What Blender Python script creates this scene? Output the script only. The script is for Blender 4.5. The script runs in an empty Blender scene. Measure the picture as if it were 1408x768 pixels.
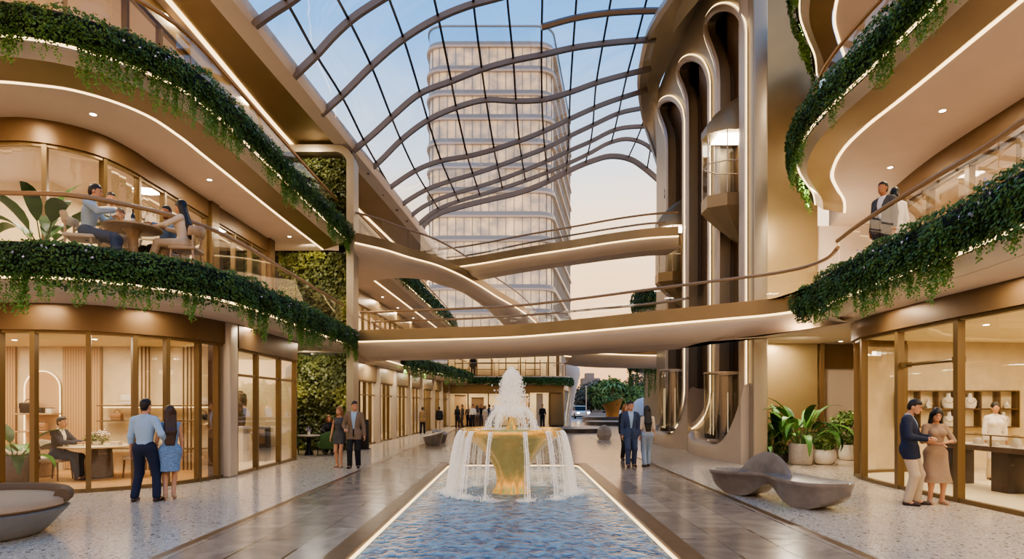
import bpy, bmesh, math, random
import numpy as np
from mathutils import Vector, Matrix
random.seed(7); RNG = np.random.default_rng(7)
PI = math.pi
SC = bpy.context.scene
COL = SC.collection
# ---- camera model measured from the photograph (1408 x 768) ----
F, CX, CY, EYE = 850.0, 706.0, 556.0, 1.65
def gz(px, py, z):                       # ground-plan point seen at a pixel, at height z
    d = F*(z-EYE)/(CY-py)
    return ((px-CX)*d/F, d)
def gd(px, py, d):                       # point seen at a pixel, at depth d
    return ((px-CX)*d/F, d, EYE+(CY-py)*d/F)

# ------------------------------------------------------------------ materials
def rgb(h):
    if isinstance(h, str):
        c = [int(h[i:i+2], 16)/255 for i in (0, 2, 4)]
        return tuple(((x/12.92) if x <= .04045 else ((x+.055)/1.055)**2.4) for x in c)
    return tuple(h)
MATS = {}
class NT:
    def __init__(s, name):
        s.m = bpy.data.materials.new(name); s.m.use_nodes = True
        s.t = s.m.node_tree; s.t.nodes.clear()
        s.out = s.n('ShaderNodeOutputMaterial')
    def n(s, typ, **kw):
        nd = s.t.nodes.new(typ)
        for k, v in kw.items(): setattr(nd, k, v)
        return nd
    def l(s, a, b): s.t.links.new(a, b)
    def pr(s, col, rough=.5, metal=0., **kw):
        p = s.n('ShaderNodeBsdfPrincipled')
        p.inputs['Base Color'].default_value = (*rgb(col), 1)
        p.inputs['Roughness'].default_value = rough
        p.inputs['Metallic'].default_value = metal
        for k, v in kw.items():
            p.inputs[k.replace('_', ' ')].default_value = v
        return p
def mat(name, col, rough=.5, metal=0., noise=0., nscale=8., bump=0., emit=None, estr=0., spec=None):
    if name in MATS: return MATS[name]
    t = NT(name); p = t.pr(col, rough, metal)
    if spec is not None: p.inputs['Specular IOR Level'].default_value = spec
    if noise or bump:
        tc = t.n('ShaderNodeTexCoord'); nz = t.n('ShaderNodeTexNoise')
        nz.inputs['Scale'].default_value = nscale; nz.inputs['Detail'].default_value = 5
        t.l(tc.outputs['Object'], nz.inputs['Vector'])
        if noise:
            c = rgb(col); cr_ = t.n('ShaderNodeValToRGB')
            cr_.color_ramp.elements[0].position = .3; cr_.color_ramp.elements[1].position = .7
            cr_.color_ramp.elements[0].color = (*[max(0, x*(1-noise)) for x in c], 1)
            cr_.color_ramp.elements[1].color = (*[min(1, x*(1+noise)) for x in c], 1)
            t.l(nz.outputs['Fac'], cr_.inputs['Fac']); t.l(cr_.outputs['Color'], p.inputs['Base Color'])
        if bump:
            b = t.n('ShaderNodeBump'); b.inputs['Strength'].default_value = bump; b.inputs['Distance'].default_value = .02
            t.l(nz.outputs['Fac'], b.inputs['Height']); t.l(b.outputs['Normal'], p.inputs['Normal'])
    if emit is not None:
        p.inputs['Emission Color'].default_value = (*rgb(emit), 1); p.inputs['Emission Strength'].default_value = estr
    t.l(p.outputs['BSDF'], t.out.inputs['Surface'])
    MATS[name] = t.m; return t.m
def emat(name, col, st):
    if name in MATS: return MATS[name]
    t = NT(name); e = t.n('ShaderNodeEmission')
    e.inputs['Color'].default_value = (*rgb(col), 1); e.inputs['Strength'].default_value = st
    t.l(e.outputs[0], t.out.inputs['Surface']); MATS[name] = t.m; return t.m
def glassmat(name, tint=(1, 1, 1), refl=.12, rough=.02, gcol=(1, 1, 1)):
    if name in MATS: return MATS[name]
    t = NT(name)
    tr = t.n('ShaderNodeBsdfTransparent'); tr.inputs['Color'].default_value = (*tint, 1)
    gl = t.n('ShaderNodeBsdfGlossy'); gl.inputs['Roughness'].default_value = rough; gl.inputs['Color'].default_value = (*gcol, 1)
    lw = t.n('ShaderNodeLayerWeight'); lw.inputs['Blend'].default_value = .25
    ma = t.n('ShaderNodeMath', operation='MULTIPLY_ADD'); ma.inputs[1].default_value = refl*2.2; ma.inputs[2].default_value = refl*.3
    t.l(lw.outputs['Fresnel'], ma.inputs[0])
    mx = t.n('ShaderNodeMixShader'); t.l(ma.outputs[0], mx.inputs[0]); t.l(tr.outputs[0], mx.inputs[1]); t.l(gl.outputs[0], mx.inputs[2])
    t.l(mx.outputs[0], t.out.inputs['Surface']); MATS[name] = t.m; return t.m
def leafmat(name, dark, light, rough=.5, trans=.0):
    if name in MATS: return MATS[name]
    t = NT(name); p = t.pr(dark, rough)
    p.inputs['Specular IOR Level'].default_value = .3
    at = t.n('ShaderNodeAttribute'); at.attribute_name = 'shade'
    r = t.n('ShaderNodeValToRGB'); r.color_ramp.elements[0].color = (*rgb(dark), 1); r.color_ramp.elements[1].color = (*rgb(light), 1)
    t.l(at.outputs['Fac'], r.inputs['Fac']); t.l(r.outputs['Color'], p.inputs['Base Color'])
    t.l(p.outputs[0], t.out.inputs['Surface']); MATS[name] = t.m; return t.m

# ------------------------------------------------------------------ object helpers
def tag(o, label=None, cat=None, group=None, kind=None):
    if label: o['label'] = label
    if cat: o['category'] = cat
    if group: o['group'] = group
    if kind: o['kind'] = kind
    return o
def empty(name, loc=(0, 0, 0), rz=0., label=None, cat=None, group=None, kind=None):
    o = bpy.data.objects.new(name, None); COL.objects.link(o)
    o.location = loc; o.rotation_euler = (0, 0, rz); o.empty_display_size = .1
    return tag(o, label, cat, group, kind)
def copy_tree(o, parent=None):
    c = o.copy(); COL.objects.link(c)
    if parent is not None: c.parent = parent
    for ch in list(o.children): copy_tree(ch, c)
    return c
class MB:
    def __init__(s): s.v = []; s.f = []; s.off = np.zeros(3)
    def add(s, v, f):
        k = len(s.v); s.v.extend([tuple(p) for p in v]); s.f.extend([tuple(i+k for i in q) for q in f]); return s
    def box(s, c, d, rz=0., rx=0., ry=0., taper=1.):
        M = Matrix.Rotation(rz, 3, 'Z') @ Matrix.Rotation(ry, 3, 'Y') @ Matrix.Rotation(rx, 3, 'X')
        vs = []
        for z in (-.5, .5):
            tp = taper if z > 0 else 1.
            for x, y in ((-.5, -.5), (.5, -.5), (.5, .5), (-.5, .5)):
                vs.append(Vector(c) + M @ Vector((x*d[0]*tp, y*d[1]*tp, z*d[2])))
        return s.add(vs, [(3, 2, 1, 0), (4, 5, 6, 7), (0, 1, 5, 4), (1, 2, 6, 5), (2, 3, 7, 6), (3, 0, 4, 7)])
    def rbox(s, c, d, r=.02, rz=0., seg=3):      # box with rounded vertical + horizontal edges
        x, y, z = d[0]/2, d[1]/2, d[2]/2; r = min(r, x*.98, y*.98, z*.98)
        rows = []
        for k in range(seg+1):
            a = PI/2*k/seg; rows.append((-z + r - r*math.cos(a), r - r*math.sin(a)))
        for k in range(seg+1):
            a = PI/2*k/seg; rows.append((z - r + r*math.sin(a), r - r*math.cos(a)))
        rings = []
        M = Matrix.Rotation(rz, 3, 'Z')
        for zz, ins in rows:
            ring = []
            for (sx, sy, a0) in ((1, 1, 0), (-1, 1, PI/2), (-1, -1, PI), (1, -1, 1.5*PI)):
                for j in range(seg+1):
                    a = a0 + PI/2*j/seg
                    ring.append(Vector(c) + M @ Vector((sx*(x-r) + (r-ins)*math.cos(a), sy*(y-r) + (r-ins)*math.sin(a), zz)))
            rings.append(ring)
        return s.rings(rings, True, True)
    def rings(s, rings, closed=True, caps=False):
        n = len(rings[0]); k = len(s.v)
        for r in rings: s.v.extend([tuple(p) for p in r])
        m = n if closed else n-1
        for i in range(len(rings)-1):
            for j in range(m):
                a = k+i*n+j; b = k+i*n+(j+1) % n
                s.f.append((a, b, b+n, a+n))
        if caps:
            s.f.append(tuple(k+j for j in range(n))[::-1]); s.f.append(tuple(k+(len(rings)-1)*n+j for j in range(n)))
        return s
    def lathe(s, prof, c=(0, 0, 0), n=32, caps=False, sq=1.):
        return s.rings([[(c[0]+r*math.cos(2*PI*j/n), c[1]+r*sq*math.sin(2*PI*j/n), c[2]+z) for j in range(n)] for r, z in prof], True, caps)
    def tube(s, pts, r, n=8, caps=True, closed=False):
        P = [Vector(p) for p in pts]; rr = r if hasattr(r, '__len__') else [r]*len(P)
        rings = []; up = None
        for i, p in enumerate(P):
            t = (P[min(i+1, len(P)-1)] - P[max(i-1, 0)])
            t = t.normalized() if t.length > 1e-9 else Vector((0, 0, 1))
            if up is None:
                up = Vector((0, 0, 1)) if abs(t.z) < .9 else Vector((1, 0, 0))
            a = t.cross(up)
            if a.length < 1e-6: a = t.cross(Vector((1, .1, 0)))
            a.normalize(); b = a.cross(t).normalized(); up = b
            rings.append([p + (a*math.cos(2*PI*j/n) + b*math.sin(2*PI*j/n))*rr[i] for j in range(n)])
        return s.rings(rings, True, caps)
    def ball(s, c, r, n=12, m=8):
        r = r if hasattr(r, '__len__') else (r, r, r)
        prof = [(math.sin(PI*i/m), -math.cos(PI*i/m)) for i in range(m+1)]
        prof[0] = (.02, -1); prof[-1] = (.02, 1)
        return s.rings([[(c[0]+r[0]*q*math.cos(2*PI*j/n), c[1]+r[1]*q*math.sin(2*PI*j/n), c[2]+r[2]*z) for j in range(n)] for q, z in prof], True, True)
    def prism(s, poly, z0, z1):                  # plan polygon extruded
        n = len(poly); a = [(p[0], p[1], z0) for p in poly]; b = [(p[0], p[1], z1) for p in poly]
        return s.add(a+b, [tuple(range(n))[::-1], tuple(range(n, 2*n))] + [(i, (i+1) % n, n+(i+1) % n, n+i) for i in range(n)])
    def sweep(s, path, prof, side=1, closed=False):  # plan path, profile of (offset towards side, z)
        rings = []
        N = normals(path)
        for (p, nn) in zip(path, N):
            rings.append([(p[0]+nn[0]*o*side, p[1]+nn[1]*o*side, z + (p[2] if len(p) > 2 else 0)) for o, z in prof])
        k = len(s.v); n = len(prof)
        s.rings(rings, closed)
        if closed:
            s.f.append(tuple(k+j for j in range(n))); s.f.append(tuple(k+(len(rings)-1)*n+j for j in range(n))[::-1])
        return s
    def build(s, name, m, parent=None, smooth=35, label=None, cat=None, group=None, kind=None, loc=None, rz=0.):
        me = bpy.data.meshes.new(name); me.from_pydata(s.v, [], s.f); me.update()
        bm = bmesh.new(); bm.from_mesh(me); bmesh.ops.recalc_face_normals(bm, faces=bm.faces); bm.to_mesh(me); bm.free()
        o = bpy.data.objects.new(name, me); COL.objects.link(o)
        if m is not None: me.materials.append(m)
        if smooth:
            me.shade_smooth(); me.set_sharp_from_angle(angle=math.radians(smooth))
        if parent is not None: o.parent = parent
        if loc is not None: o.location = loc
        if rz: o.rotation_euler = (0, 0, rz)
        return tag(o, label, cat, group, kind)
def rebase(o, loc):                              # move a world-built mesh so its origin sits at loc
    o.data.transform(Matrix.Translation(-Vector(loc))); o.location = loc; return o
def normals(path):
    out = []
    for i in range(len(path)):
        a = path[max(i-1, 0)]; b = path[min(i+1, len(path)-1)]
        tx, ty = b[0]-a[0], b[1]-a[1]; L = math.hypot(tx, ty) or 1
        out.append((-ty/L, tx/L))
    return out
def offs(path, d):
    return [(p[0]+n[0]*d, p[1]+n[1]*d) for p, n in zip(path, normals(path))]
def cr(P, n=8):                                  # Catmull-Rom through points
    P = [np.array(p, float) for p in P]; out = []
    for i in range(len(P)-1):
        p0 = P[i-1] if i else 2*P[0]-P[1]; p1 = P[i]; p2 = P[i+1]; p3 = P[i+2] if i+2 < len(P) else 2*P[-1]-P[-2]
        # centripetal-ish: scale tangents by chord
        d1 = np.linalg.norm(p2-p1)+1e-9; d0 = np.linalg.norm(p1-p0)+1e-9; d2 = np.linalg.norm(p3-p2)+1e-9
        m1 = ((p1-p0)/d0*d1 + (p2-p1)/d1*d0)/(d0+d1)*d1
        m2 = ((p2-p1)/d1*d2 + (p3-p2)/d2*d1)/(d1+d2)*d1
        for k in range(n):
            t = k/n; t2 = t*t; t3 = t2*t
            out.append(tuple((2*t3-3*t2+1)*p1+(t3-2*t2+t)*m1+(-2*t3+3*t2)*p2+(t3-t2)*m2))
    out.append(tuple(P[-1])); return out
def resample(path, step):
    P = np.array(path, float); d = np.r_[0, np.cumsum(np.linalg.norm(np.diff(P, axis=0), axis=1))]
    n = max(2, int(round(d[-1]/step))+1); s = np.linspace(0, d[-1], n)
    return [tuple(np.interp(s, d, P[:, k])[i] for k in range(P.shape[1])) for i in range(n)]
def at_len(path, s):
    P = np.array(path, float); d = np.r_[0, np.cumsum(np.linalg.norm(np.diff(P, axis=0), axis=1))]
    i = int(np.clip(np.searchsorted(d, s)-1, 0, len(P)-2)); u = (s-d[i])/(d[i+1]-d[i]+1e-9)
    p = P[i]*(1-u)+P[i+1]*u; t = P[i+1]-P[i]
    return p, math.atan2(t[1], t[0])
def plen(path):
    P = np.array(path, float); return float(np.sum(np.linalg.norm(np.diff(P, axis=0), axis=1)))
def mesh_np(name, V, faces_flat, nper, m, parent=None, shade=None, smooth=False):   # fast mesh of equal-size faces
    me = bpy.data.meshes.new(name); nv = len(V); nf = len(faces_flat)//nper
    me.vertices.add(nv); me.vertices.foreach_set('co', np.asarray(V, np.float32).ravel())
    me.loops.add(len(faces_flat)); me.loops.foreach_set('vertex_index', np.asarray(faces_flat, np.int32))
    me.polygons.add(nf); me.polygons.foreach_set('loop_start', np.arange(nf, dtype=np.int32)*nper)
    me.update(calc_edges=True)
    if shade is not None:
        a = me.attributes.new('shade', 'FLOAT', 'FACE'); a.data.foreach_set('value', np.asarray(shade, np.float32))
    if m is not None: me.materials.append(m)
    if smooth: me.shade_smooth()
    o = bpy.data.objects.new(name, me); COL.objects.link(o)
    if parent is not None: o.parent = parent
    return o

# ------------------------------------------------------------------ palette
M_bronze = mat('bronze', '8F7A57', .36, .45, noise=.08, nscale=1.2)
M_bronzed = mat('dark_bronze', '70573A', .42, .4, noise=.1, nscale=2)
M_champ = mat('champagne_metal', 'A0947F', .4, .4, noise=.05, nscale=1.)
M_champl = mat('pale_champagne_metal', 'BCAE9C', .42, .3, noise=.04, nscale=1.)
M_frame = mat('bronze_frame', '75603F', .35, .45)
M_rail = mat('rail_bronze', 'A5855F', .35, .4)
M_soffit = mat('beige_plaster', 'CDBAA8', .7, 0, noise=.03, nscale=1.5)
M_fascia = mat('pale_fascia', 'CFC0AD', .55, .05, noise=.03, nscale=1.5)
M_cream = mat('cream_wall', 'E2CFA6', .7, 0, noise=.05, nscale=1.5)
M_marblew = mat('cream_marble', 'E0CCA6', .4, 0, noise=.1, nscale=2.5)
M_led = emat('led_warm', (1, .7, .34), 2.3)
M_led2 = emat('led_soft', (1, .71, .36), 1.9)
M_ledw = emat('downlight_glow', (1, .85, .62), 14.)
M_glass = glassmat('clear_glass', (.97, .96, .94), .14)
M_glassr = glassmat('balustrade_glass', (.96, .96, .95), .055)
M_glassroof = glassmat('roof_glass', (.94, .97, 1.), .08)
M_dark = mat('dark_recess', '2A241F', .6)
M_core = mat('shaft_grey', '6E6459', .5, .3)
M_woodf = mat('oak_floor', 'C79A62', .45, 0, noise=.12, nscale=4)
M_black = mat('black_metal', '1C1917', .4, .4)
# ------------------------------------------------------------------ floor, pool
def terrazzo():
    t = NT('terrazzo'); p = t.pr('CFC3B4', .16)
    tc = t.n('ShaderNodeTexCoord'); base = t.n('ShaderNodeNewGeometry')
    col = None
    prev = None
    for sc, thr, c in ((13, .15, '5A5048'), (21, .16, '978A7A'), (34, .17, '7F7E7C'), (27, .18, 'EEE4D4')):
        v = t.n('ShaderNodeTexVoronoi'); v.inputs['Scale'].default_value = sc; v.inputs['Randomness'].default_value = 1
        mp = t.n('ShaderNodeMapping'); mp.inputs['Location'].default_value = (sc*1.7, sc*.3, 0); mp.inputs['Scale'].default_value = (1, .75, 1)
        t.l(base.outputs['Position'], mp.inputs['Vector']); t.l(mp.outputs[0], v.inputs['Vector'])
        s = t.n('ShaderNodeSeparateColor'); t.l(v.outputs['Color'], s.inputs[0])
        m1 = t.n('ShaderNodeMath', operation='LESS_THAN'); m1.inputs[1].default_value = thr*1.7; t.l(v.outputs['Distance'], m1.inputs[0])
        m2 = t.n('ShaderNodeMath', operation='GREATER_THAN'); m2.inputs[1].default_value = .52; t.l(s.outputs[0], m2.inputs[0])
        m3 = t.n('ShaderNodeMath', operation='MULTIPLY'); t.l(m1.outputs[0], m3.inputs[0]); t.l(m2.outputs[0], m3.inputs[1])
        mx = t.n('ShaderNodeMix', data_type='RGBA'); t.l(m3.outputs[0], mx.inputs[0])
        if prev is None: mx.inputs[6].default_value = (*rgb('D2C1A9'), 1)
        else: t.l(prev, mx.inputs[6])
        mx.inputs[7].default_value = (*rgb(c), 1); prev = mx.outputs[2]
    t.l(prev, p.inputs['Base Color'])
    t.l(p.outputs[0], t.out.inputs['Surface']); return t.m
def marble_tiles():
    t = NT('marble_tiles'); p = t.pr('9A8C7C', .2)
    g = t.n('ShaderNodeNewGeometry'); mp = t.n('ShaderNodeMapping')
    mp.inputs['Rotation'].default_value = (0, 0, PI/2); t.l(g.outputs['Position'], mp.inputs['Vector'])
    b = t.n('ShaderNodeTexBrick'); b.offset = .37
    b.inputs['Scale'].default_value = 1.; b.inputs['Brick Width'].default_value = 1.9; b.inputs['Row Height'].default_value = .62
    b.inputs['Mortar Size'].default_value = .006; b.inputs['Mortar Smooth'].default_value = .2; b.inputs['Bias'].default_value = -.1
    b.inputs['Color1'].default_value = (*rgb('958472'), 1); b.inputs['Color2'].default_value = (*rgb('BBA993'), 1); b.inputs['Mortar'].default_value = (*rgb('5F5346'), 1)
    t.l(mp.outputs[0], b.inputs['Vector'])
    n1 = t.n('ShaderNodeTexNoise'); n1.inputs['Scale'].default_value = 1.6; n1.inputs['Detail'].default_value = 9; n1.inputs['Distortion'].default_value = 1.8
    t.l(g.outputs['Position'], n1.inputs['Vector'])
    r = t.n('ShaderNodeValToRGB'); r.color_ramp.elements[0].position = .3; r.color_ramp.elements[0].color = (.66, .63, .6, 1)
    r.color_ramp.elements[1].position = .72; r.color_ramp.elements[1].color = (1.15, 1.12, 1.08, 1); t.l(n1.outputs['Fac'], r.inputs['Fac'])
    mx = t.n('ShaderNodeMix', data_type='RGBA', blend_type='MULTIPLY'); mx.inputs[0].default_value = 1
    t.l(b.outputs['Color'], mx.inputs[6]); t.l(r.outputs['Color'], mx.inputs[7])
    # dark inlaid dashes
    b2 = t.n('ShaderNodeTexBrick'); b2.offset = .5
    b2.inputs['Brick Width'].default_value = 3.8; b2.inputs['Row Height'].default_value = .62; b2.inputs['Mortar Size'].default_value = .018; b2.inputs['Scale'].default_value = 1.
    b2.inputs['Color1'].default_value = (1, 1, 1, 1); b2.inputs['Color2'].default_value = (1, 1, 1, 1); b2.inputs['Mortar'].default_value = (.12, .09, .07, 1)
    t.l(mp.outputs[0], b2.inputs['Vector'])
    n2 = t.n('ShaderNodeTexNoise'); n2.inputs['Scale'].default_value = .55; t.l(g.outputs['Position'], n2.inputs['Vector'])
    th = t.n('ShaderNodeMath', operation='GREATER_THAN'); th.inputs[1].default_value = .56; t.l(n2.outputs['Fac'], th.inputs[0])
    m2 = t.n('ShaderNodeMix', data_type='RGBA', blend_type='MULTIPLY'); t.l(th.outputs[0], m2.inputs[0]); t.l(mx.outputs[2], m2.inputs[6]); t.l(b2.outputs['Color'], m2.inputs[7])
    t.l(m2.outputs[2], p.inputs['Base Color']); t.l(p.outputs[0], t.out.inputs['Surface']); return t.m
M_terr = terrazzo(); M_marble = marble_tiles()
M_stone = mat('brown_stone', '6E5238', .3, .1, noise=.2, nscale=6)
PW, PY0, PY1 = 1.83, 3., 17.3
def floor_piece(x0, x1, y0, y1, m, label):
    mb = MB().add([(x0, y0, 0), (x1, y0, 0), (x1, y1, 0), (x0, y1, 0)], [(0, 1, 2, 3)])
    return mb.build('floor', m, smooth=0, label=label, cat='floor', kind='structure')
floor_piece(-20, -3.92, -2, 62, M_terr, 'pale speckled terrazzo floor along the left shopfronts')
floor_piece(3.92, 16, -2, 30, M_terr, 'pale speckled terrazzo floor under the bench and right shopfront')
floor_piece(-3.8, -2.06, -2, 62, M_marble, 'grey brown marble tile walkway left of the pool')
floor_piece(2.06, 3.8, -2, 62, M_marble, 'grey brown marble tile walkway right of the pool')
floor_piece(-2.06, 2.06, PY1+.23, 62, M_marble, 'grey brown marble tiles behind the fountain')
floor_piece(-2.06, 2.06, -2, PY0-.23, M_marble, 'marble tiles at the near end of the pool')
floor_piece(3.92, 16, 30, 62, M_marble, 'pale paving towards the garden')
for s, w in ((-1, 'left'), (1, 'right')):
    MB().add([(s*3.8, -2, 0), (s*3.92, -2, 0), (s*3.92, 62, 0), (s*3.8, 62, 0)], [(0, 1, 2, 3)]).build('trim', M_stone, smooth=0, label='dark brown stone strip edging the %s terrazzo' % w, cat='floor strip', kind='structure')
# pool
def watermat():
    t = NT('pool_water'); p = t.pr('1F4F74', .07)
    p.inputs['IOR'].default_value = 1.25
    g = t.n('ShaderNodeNewGeometry'); mp = t.n('ShaderNodeMapping'); mp.inputs['Scale'].default_value = (1, .8, 1); t.l(g.outputs['Position'], mp.inputs['Vector'])
    n1 = t.n('ShaderNodeTexNoise'); n1.inputs['Scale'].default_value = 7.5; n1.inputs['Detail'].default_value = 4; n1.inputs['Distortion'].default_value = .6
    t.l(mp.outputs[0], n1.inputs['Vector'])
    b = t.n('ShaderNodeBump'); b.inputs['Strength'].default_value = .55; b.inputs['Distance'].default_value = .12
    t.l(n1.outputs['Fac'], b.inputs['Height']); t.l(b.outputs['Normal'], p.inputs['Normal'])
    r = t.n('ShaderNodeValToRGB'); e = r.color_ramp.elements
    e[0].position = .35; e[0].color = (*rgb('17506F'), 1); e[1].position = .75; e[1].color = (*rgb('79B4CB'), 1)
    t.l(n1.outputs['Fac'], r.inputs['Fac']); t.l(r.outputs['Color'], p.inputs['Base Color'])
    t.l(p.outputs[0], t.out.inputs['Surface']); return t.m
pool = empty('reflecting_pool', (0, 0, 0), label='long sunken blue pool with light strip around its edge, under the fountain', cat='pool')
MB().add([(-PW, PY0, -.07), (PW, PY0, -.07), (PW, PY1, -.07), (-PW, PY1, -.07)], [(0, 1, 2, 3)]).build('water_surface', watermat(), pool, smooth=0, label='rippled blue water')
def ring(x, y0, y1, r=.3, n=5):
    out = []
    for cx, cy, a0 in ((x-r, y1-r, 0), (-x+r, y1-r, PI/2), (-x+r, y0+r, PI), (x-r, y0+r, 1.5*PI)):
        for j in range(n+1): out.append((cx+r*math.cos(a0+PI/2*j/n), cy+r*math.sin(a0+PI/2*j/n)))
    return out
def flatring(mb, a, b, za, zb):
    mb.rings([[(*p, za) for p in a], [(*p, zb) for p in b]], True); return mb
ri = ring(PW-.02, PY0+.02, PY1-.02); ro = ring(2.06, PY0-.23, PY1+.23, .02)
mb = MB(); flatring(mb, ri, ro, .004, .004); flatring(mb, ri, ring(PW-.03, PY0+.03, PY1-.03), .004, -.035); mb.build('coping', M_stone, pool, smooth=0)
mb = MB(); a = ring(PW-.035, PY0+.035, PY1-.035); b = ring(PW-.06, PY0+.06, PY1-.06); flatring(mb, a, b, -.03, -.03); flatring(mb, b, b, -.03, -.06); mb.build('led_strip', M_led2, pool, smooth=0)
mb = MB(); flatring(mb, ring(PW-.03, PY0, PY1-.03), ring(PW-.03, PY0, PY1-.03), -.03, -.3); mb.build('basin_wall', M_stone, pool, smooth=0)

# ------------------------------------------------------------------ paths of the slab edges (plan)
L2 = resample(cr([(-15, 10.9), (-11.5, 10.2), (-8.27, 9.95), (-7.23, 10.1), (-6.6, 10.62), (-6.1, 11.3), (-5.76, 12.2), (-5.64, 13.6), (-5.64, 16), (-5.66, 19.2), (-5.69, 21.9)], 10), .25)
L3 = resample(cr([(-15, 10.4), (-11.5, 9.9), (-8.2, 9.88), (-7.47, 10.11), (-6.85, 10.58), (-6.46, 11.1), (-6.19, 11.75), (-6.08, 12.6), (-6.06, 14), (-6.05, 18), (-5.98, 22.1)], 10), .25)
FB = resample(cr([(-5.65, 22.15), (-4, 21.75), (-2.15, 21.3), (0, 20.6), (1.6, 19.5), (4, 17.5), (5.6, 16.2), (6.45, 15.5), (6.8, 14.9), (6.85, 14.2), (6.6, 13.3)], 10), .25)
R2 = resample(cr([(6.6, 13.3), (6.42, 12.3), (6.25, 10.9), (6.15, 9.6), (6.1, 8.6), (5.95, 7.6), (5.8, 6.6), (5.6, 3)], 10), .25)
R3 = resample(cr([(8.9, 18.2), (8.35, 17.2), (7.7, 16.3), (7.1, 15.4), (6.7, 14.5), (6.42, 13.5), (6.3, 12.5), (6.29, 11), (6.25, 9.4), (6.2, 7.5), (6.1, 3)], 10), .25)
def slab_poly(edge, back): return list(edge)+list(back)
def structure(mb, name, m, label, cat, smooth=35): return mb.build(name, m, smooth=smooth, label=label, cat=cat, kind='structure')

def balcony(edge, back, zled, zb, zt, label, cat, prof, bands, planter=None, inset=.4):
    """slab + edge fascias + led line, one structure"""
    root = empty('balcony', (0, 0, 0), label=label, cat=cat, kind='structure')
    MB().prism(slab_poly(offs(edge, inset), back), zb, zt).build('slab', M_soffit, root, smooth=0)
    for (pr, m, nm) in bands: MB().sweep(edge, pr).build(nm, m, root, smooth=40)
    for (o, z, w, st) in prof:
        MB().sweep(edge, [(o-w/2, z-.015), (o+w/2, z-.015), (o+w/2, z+.02), (o-w/2, z+.02)], 1, True).build('led_strip', st, root, smooth=0)
    return root
b_l2 = balcony(L2, [(-5.9, 22.3), (-18, 22.3), (-18, 10.9)], 3.7, 3.52, 4.1, 'curved left balcony slab above the ground floor shops', 'balcony',
        [(-.015, 3.70, .035, M_led)], [([(.0, 4.12), (0, 3.73)], M_fascia, 'fascia'), ([(0.02, 3.67), (.08, 3.6), (.25, 3.54), (.45, 3.52)], M_fascia, 'lower_fascia')])
b_l3 = balcony(L3, [(-6.3, 22.3), (-18, 22.3), (-18, 10.4)], 7.54, 7.2, 7.92, 'curved left balcony slab over the dining terrace', 'balcony',
        [(-.015, 7.54, .035, M_led), (.84, 7.2, .06, M_led)], [([(0, 7.95), (0, 7.57)], M_fascia, 'fascia'), ([(.02, 7.51), (.28, 7.36)], M_fascia, 'lower_fascia'), ([(.28, 7.36), (.78, 7.2)], M_bronze, 'bronze_band')], inset=.8)
b_r2 = balcony(R2, [(16, 3), (16, 19.4), (7.6, 19.4), (7.0, 18.6), (7.0, 17.2), (7.4, 15), (7.2, 14)], 3.7, 3.52, 4.1, 'right balcony slab above the jewellery shop', 'balcony',
        [(-.015, 3.70, .035, M_led)], [([(.0, 4.12), (0, 3.73)], M_fascia, 'fascia'), ([(0.02, 3.67), (.1, 3.6), (.3, 3.54), (.45, 3.52)], M_fascia, 'lower_fascia')])
b_r3 = balcony(R3, [(16, 3), (16, 19.4), (9.9, 19.4)], 7.54, 7.2, 7.92, 'right upper balcony slab with bronze underside', 'balcony',
        [(-.015, 7.54, .035, M_led), (.75, 7.2, .06, M_led)], [([(0, 7.95), (0, 7.57)], M_fascia, 'fascia'), ([(.02, 7.51), (.2, 7.36)], M_fascia, 'lower_fascia'), ([(.2, 7.36), (.7, 7.2)], M_bronze, 'bronze_band')], inset=.72)
R4 = [(p[0]+.1, p[1]+.1) for p in R3]
b_r4 = balcony(R4, [(16, 3), (16, 19.4), (9.9, 19.4)], 11.4, 11.04, 11.8, 'topmost right balcony slab by the glass roof', 'balcony',
        [(-.015, 11.4, .035, M_led), (.75, 11.04, .06, M_led)], [([(0, 12.0), (0, 11.43)], M_bronze, 'fascia'), ([(.02, 11.37), (.2, 11.22)], M_fascia, 'lower_fascia'), ([(.2, 11.22), (.7, 11.04)], M_bronze, 'bronze_band')], inset=.72)
# left roof slab: beige soffit, led line, bronze band, pale roof beam
BE = resample(cr([(-7.4, 3), (-7.15, 9), (-6.9, 14.3), (-6.5, 20), (-5.95, 27), (-5.45, 34), (-5.1, 41), (-4.9, 47)], 8), .8)
LEDR = resample(cr([(-8.15, 3), (-8, 14), (-7.95, 23), (-7.5, 29), (-6.95, 36), (-6.4, 47)], 8), .8)
root = empty('ceiling', label='left roof slab with bronze underside and light line beside the glass roof', cat='roof', kind='structure')
MB().prism(LEDR+[(-18, 47), (-18, 3)], 11.03, 11.5).build('slab', M_soffit, root, smooth=0)
n = min(len(LEDR), len(BE))
MB().rings([[(a[0]+.06, a[1], 11.03), (b[0], b[1], 11.0)] for a, b in zip(resample(LEDR, plen(LEDR)/60), resample(BE, plen(BE)/60))], False).build('bronze_band', M_bronze, root, smooth=40)
MB().sweep(LEDR, [(-.06, 11.0), (.06, 11.0), (.06, 11.03), (-.06, 11.03)], 1, True).build('led_strip', M_led, root, smooth=0)
MB().sweep(BE, [(.03, 11.1), (.03, 10.9), (-.42, 10.98), (-.5, 11.12), (-.5, 11.35), (-.4, 11.45), (0, 11.45)], 1, True).build('roof_beam', mat('roof_beam_pale', 'D6C9B8', .5, .1), root, smooth=40)
MB().sweep(BE, [(.06, 10.93), (.03, 10.9), (0, 10.92)], 1).build('edge_bead', M_champl, root, smooth=0)

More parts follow.
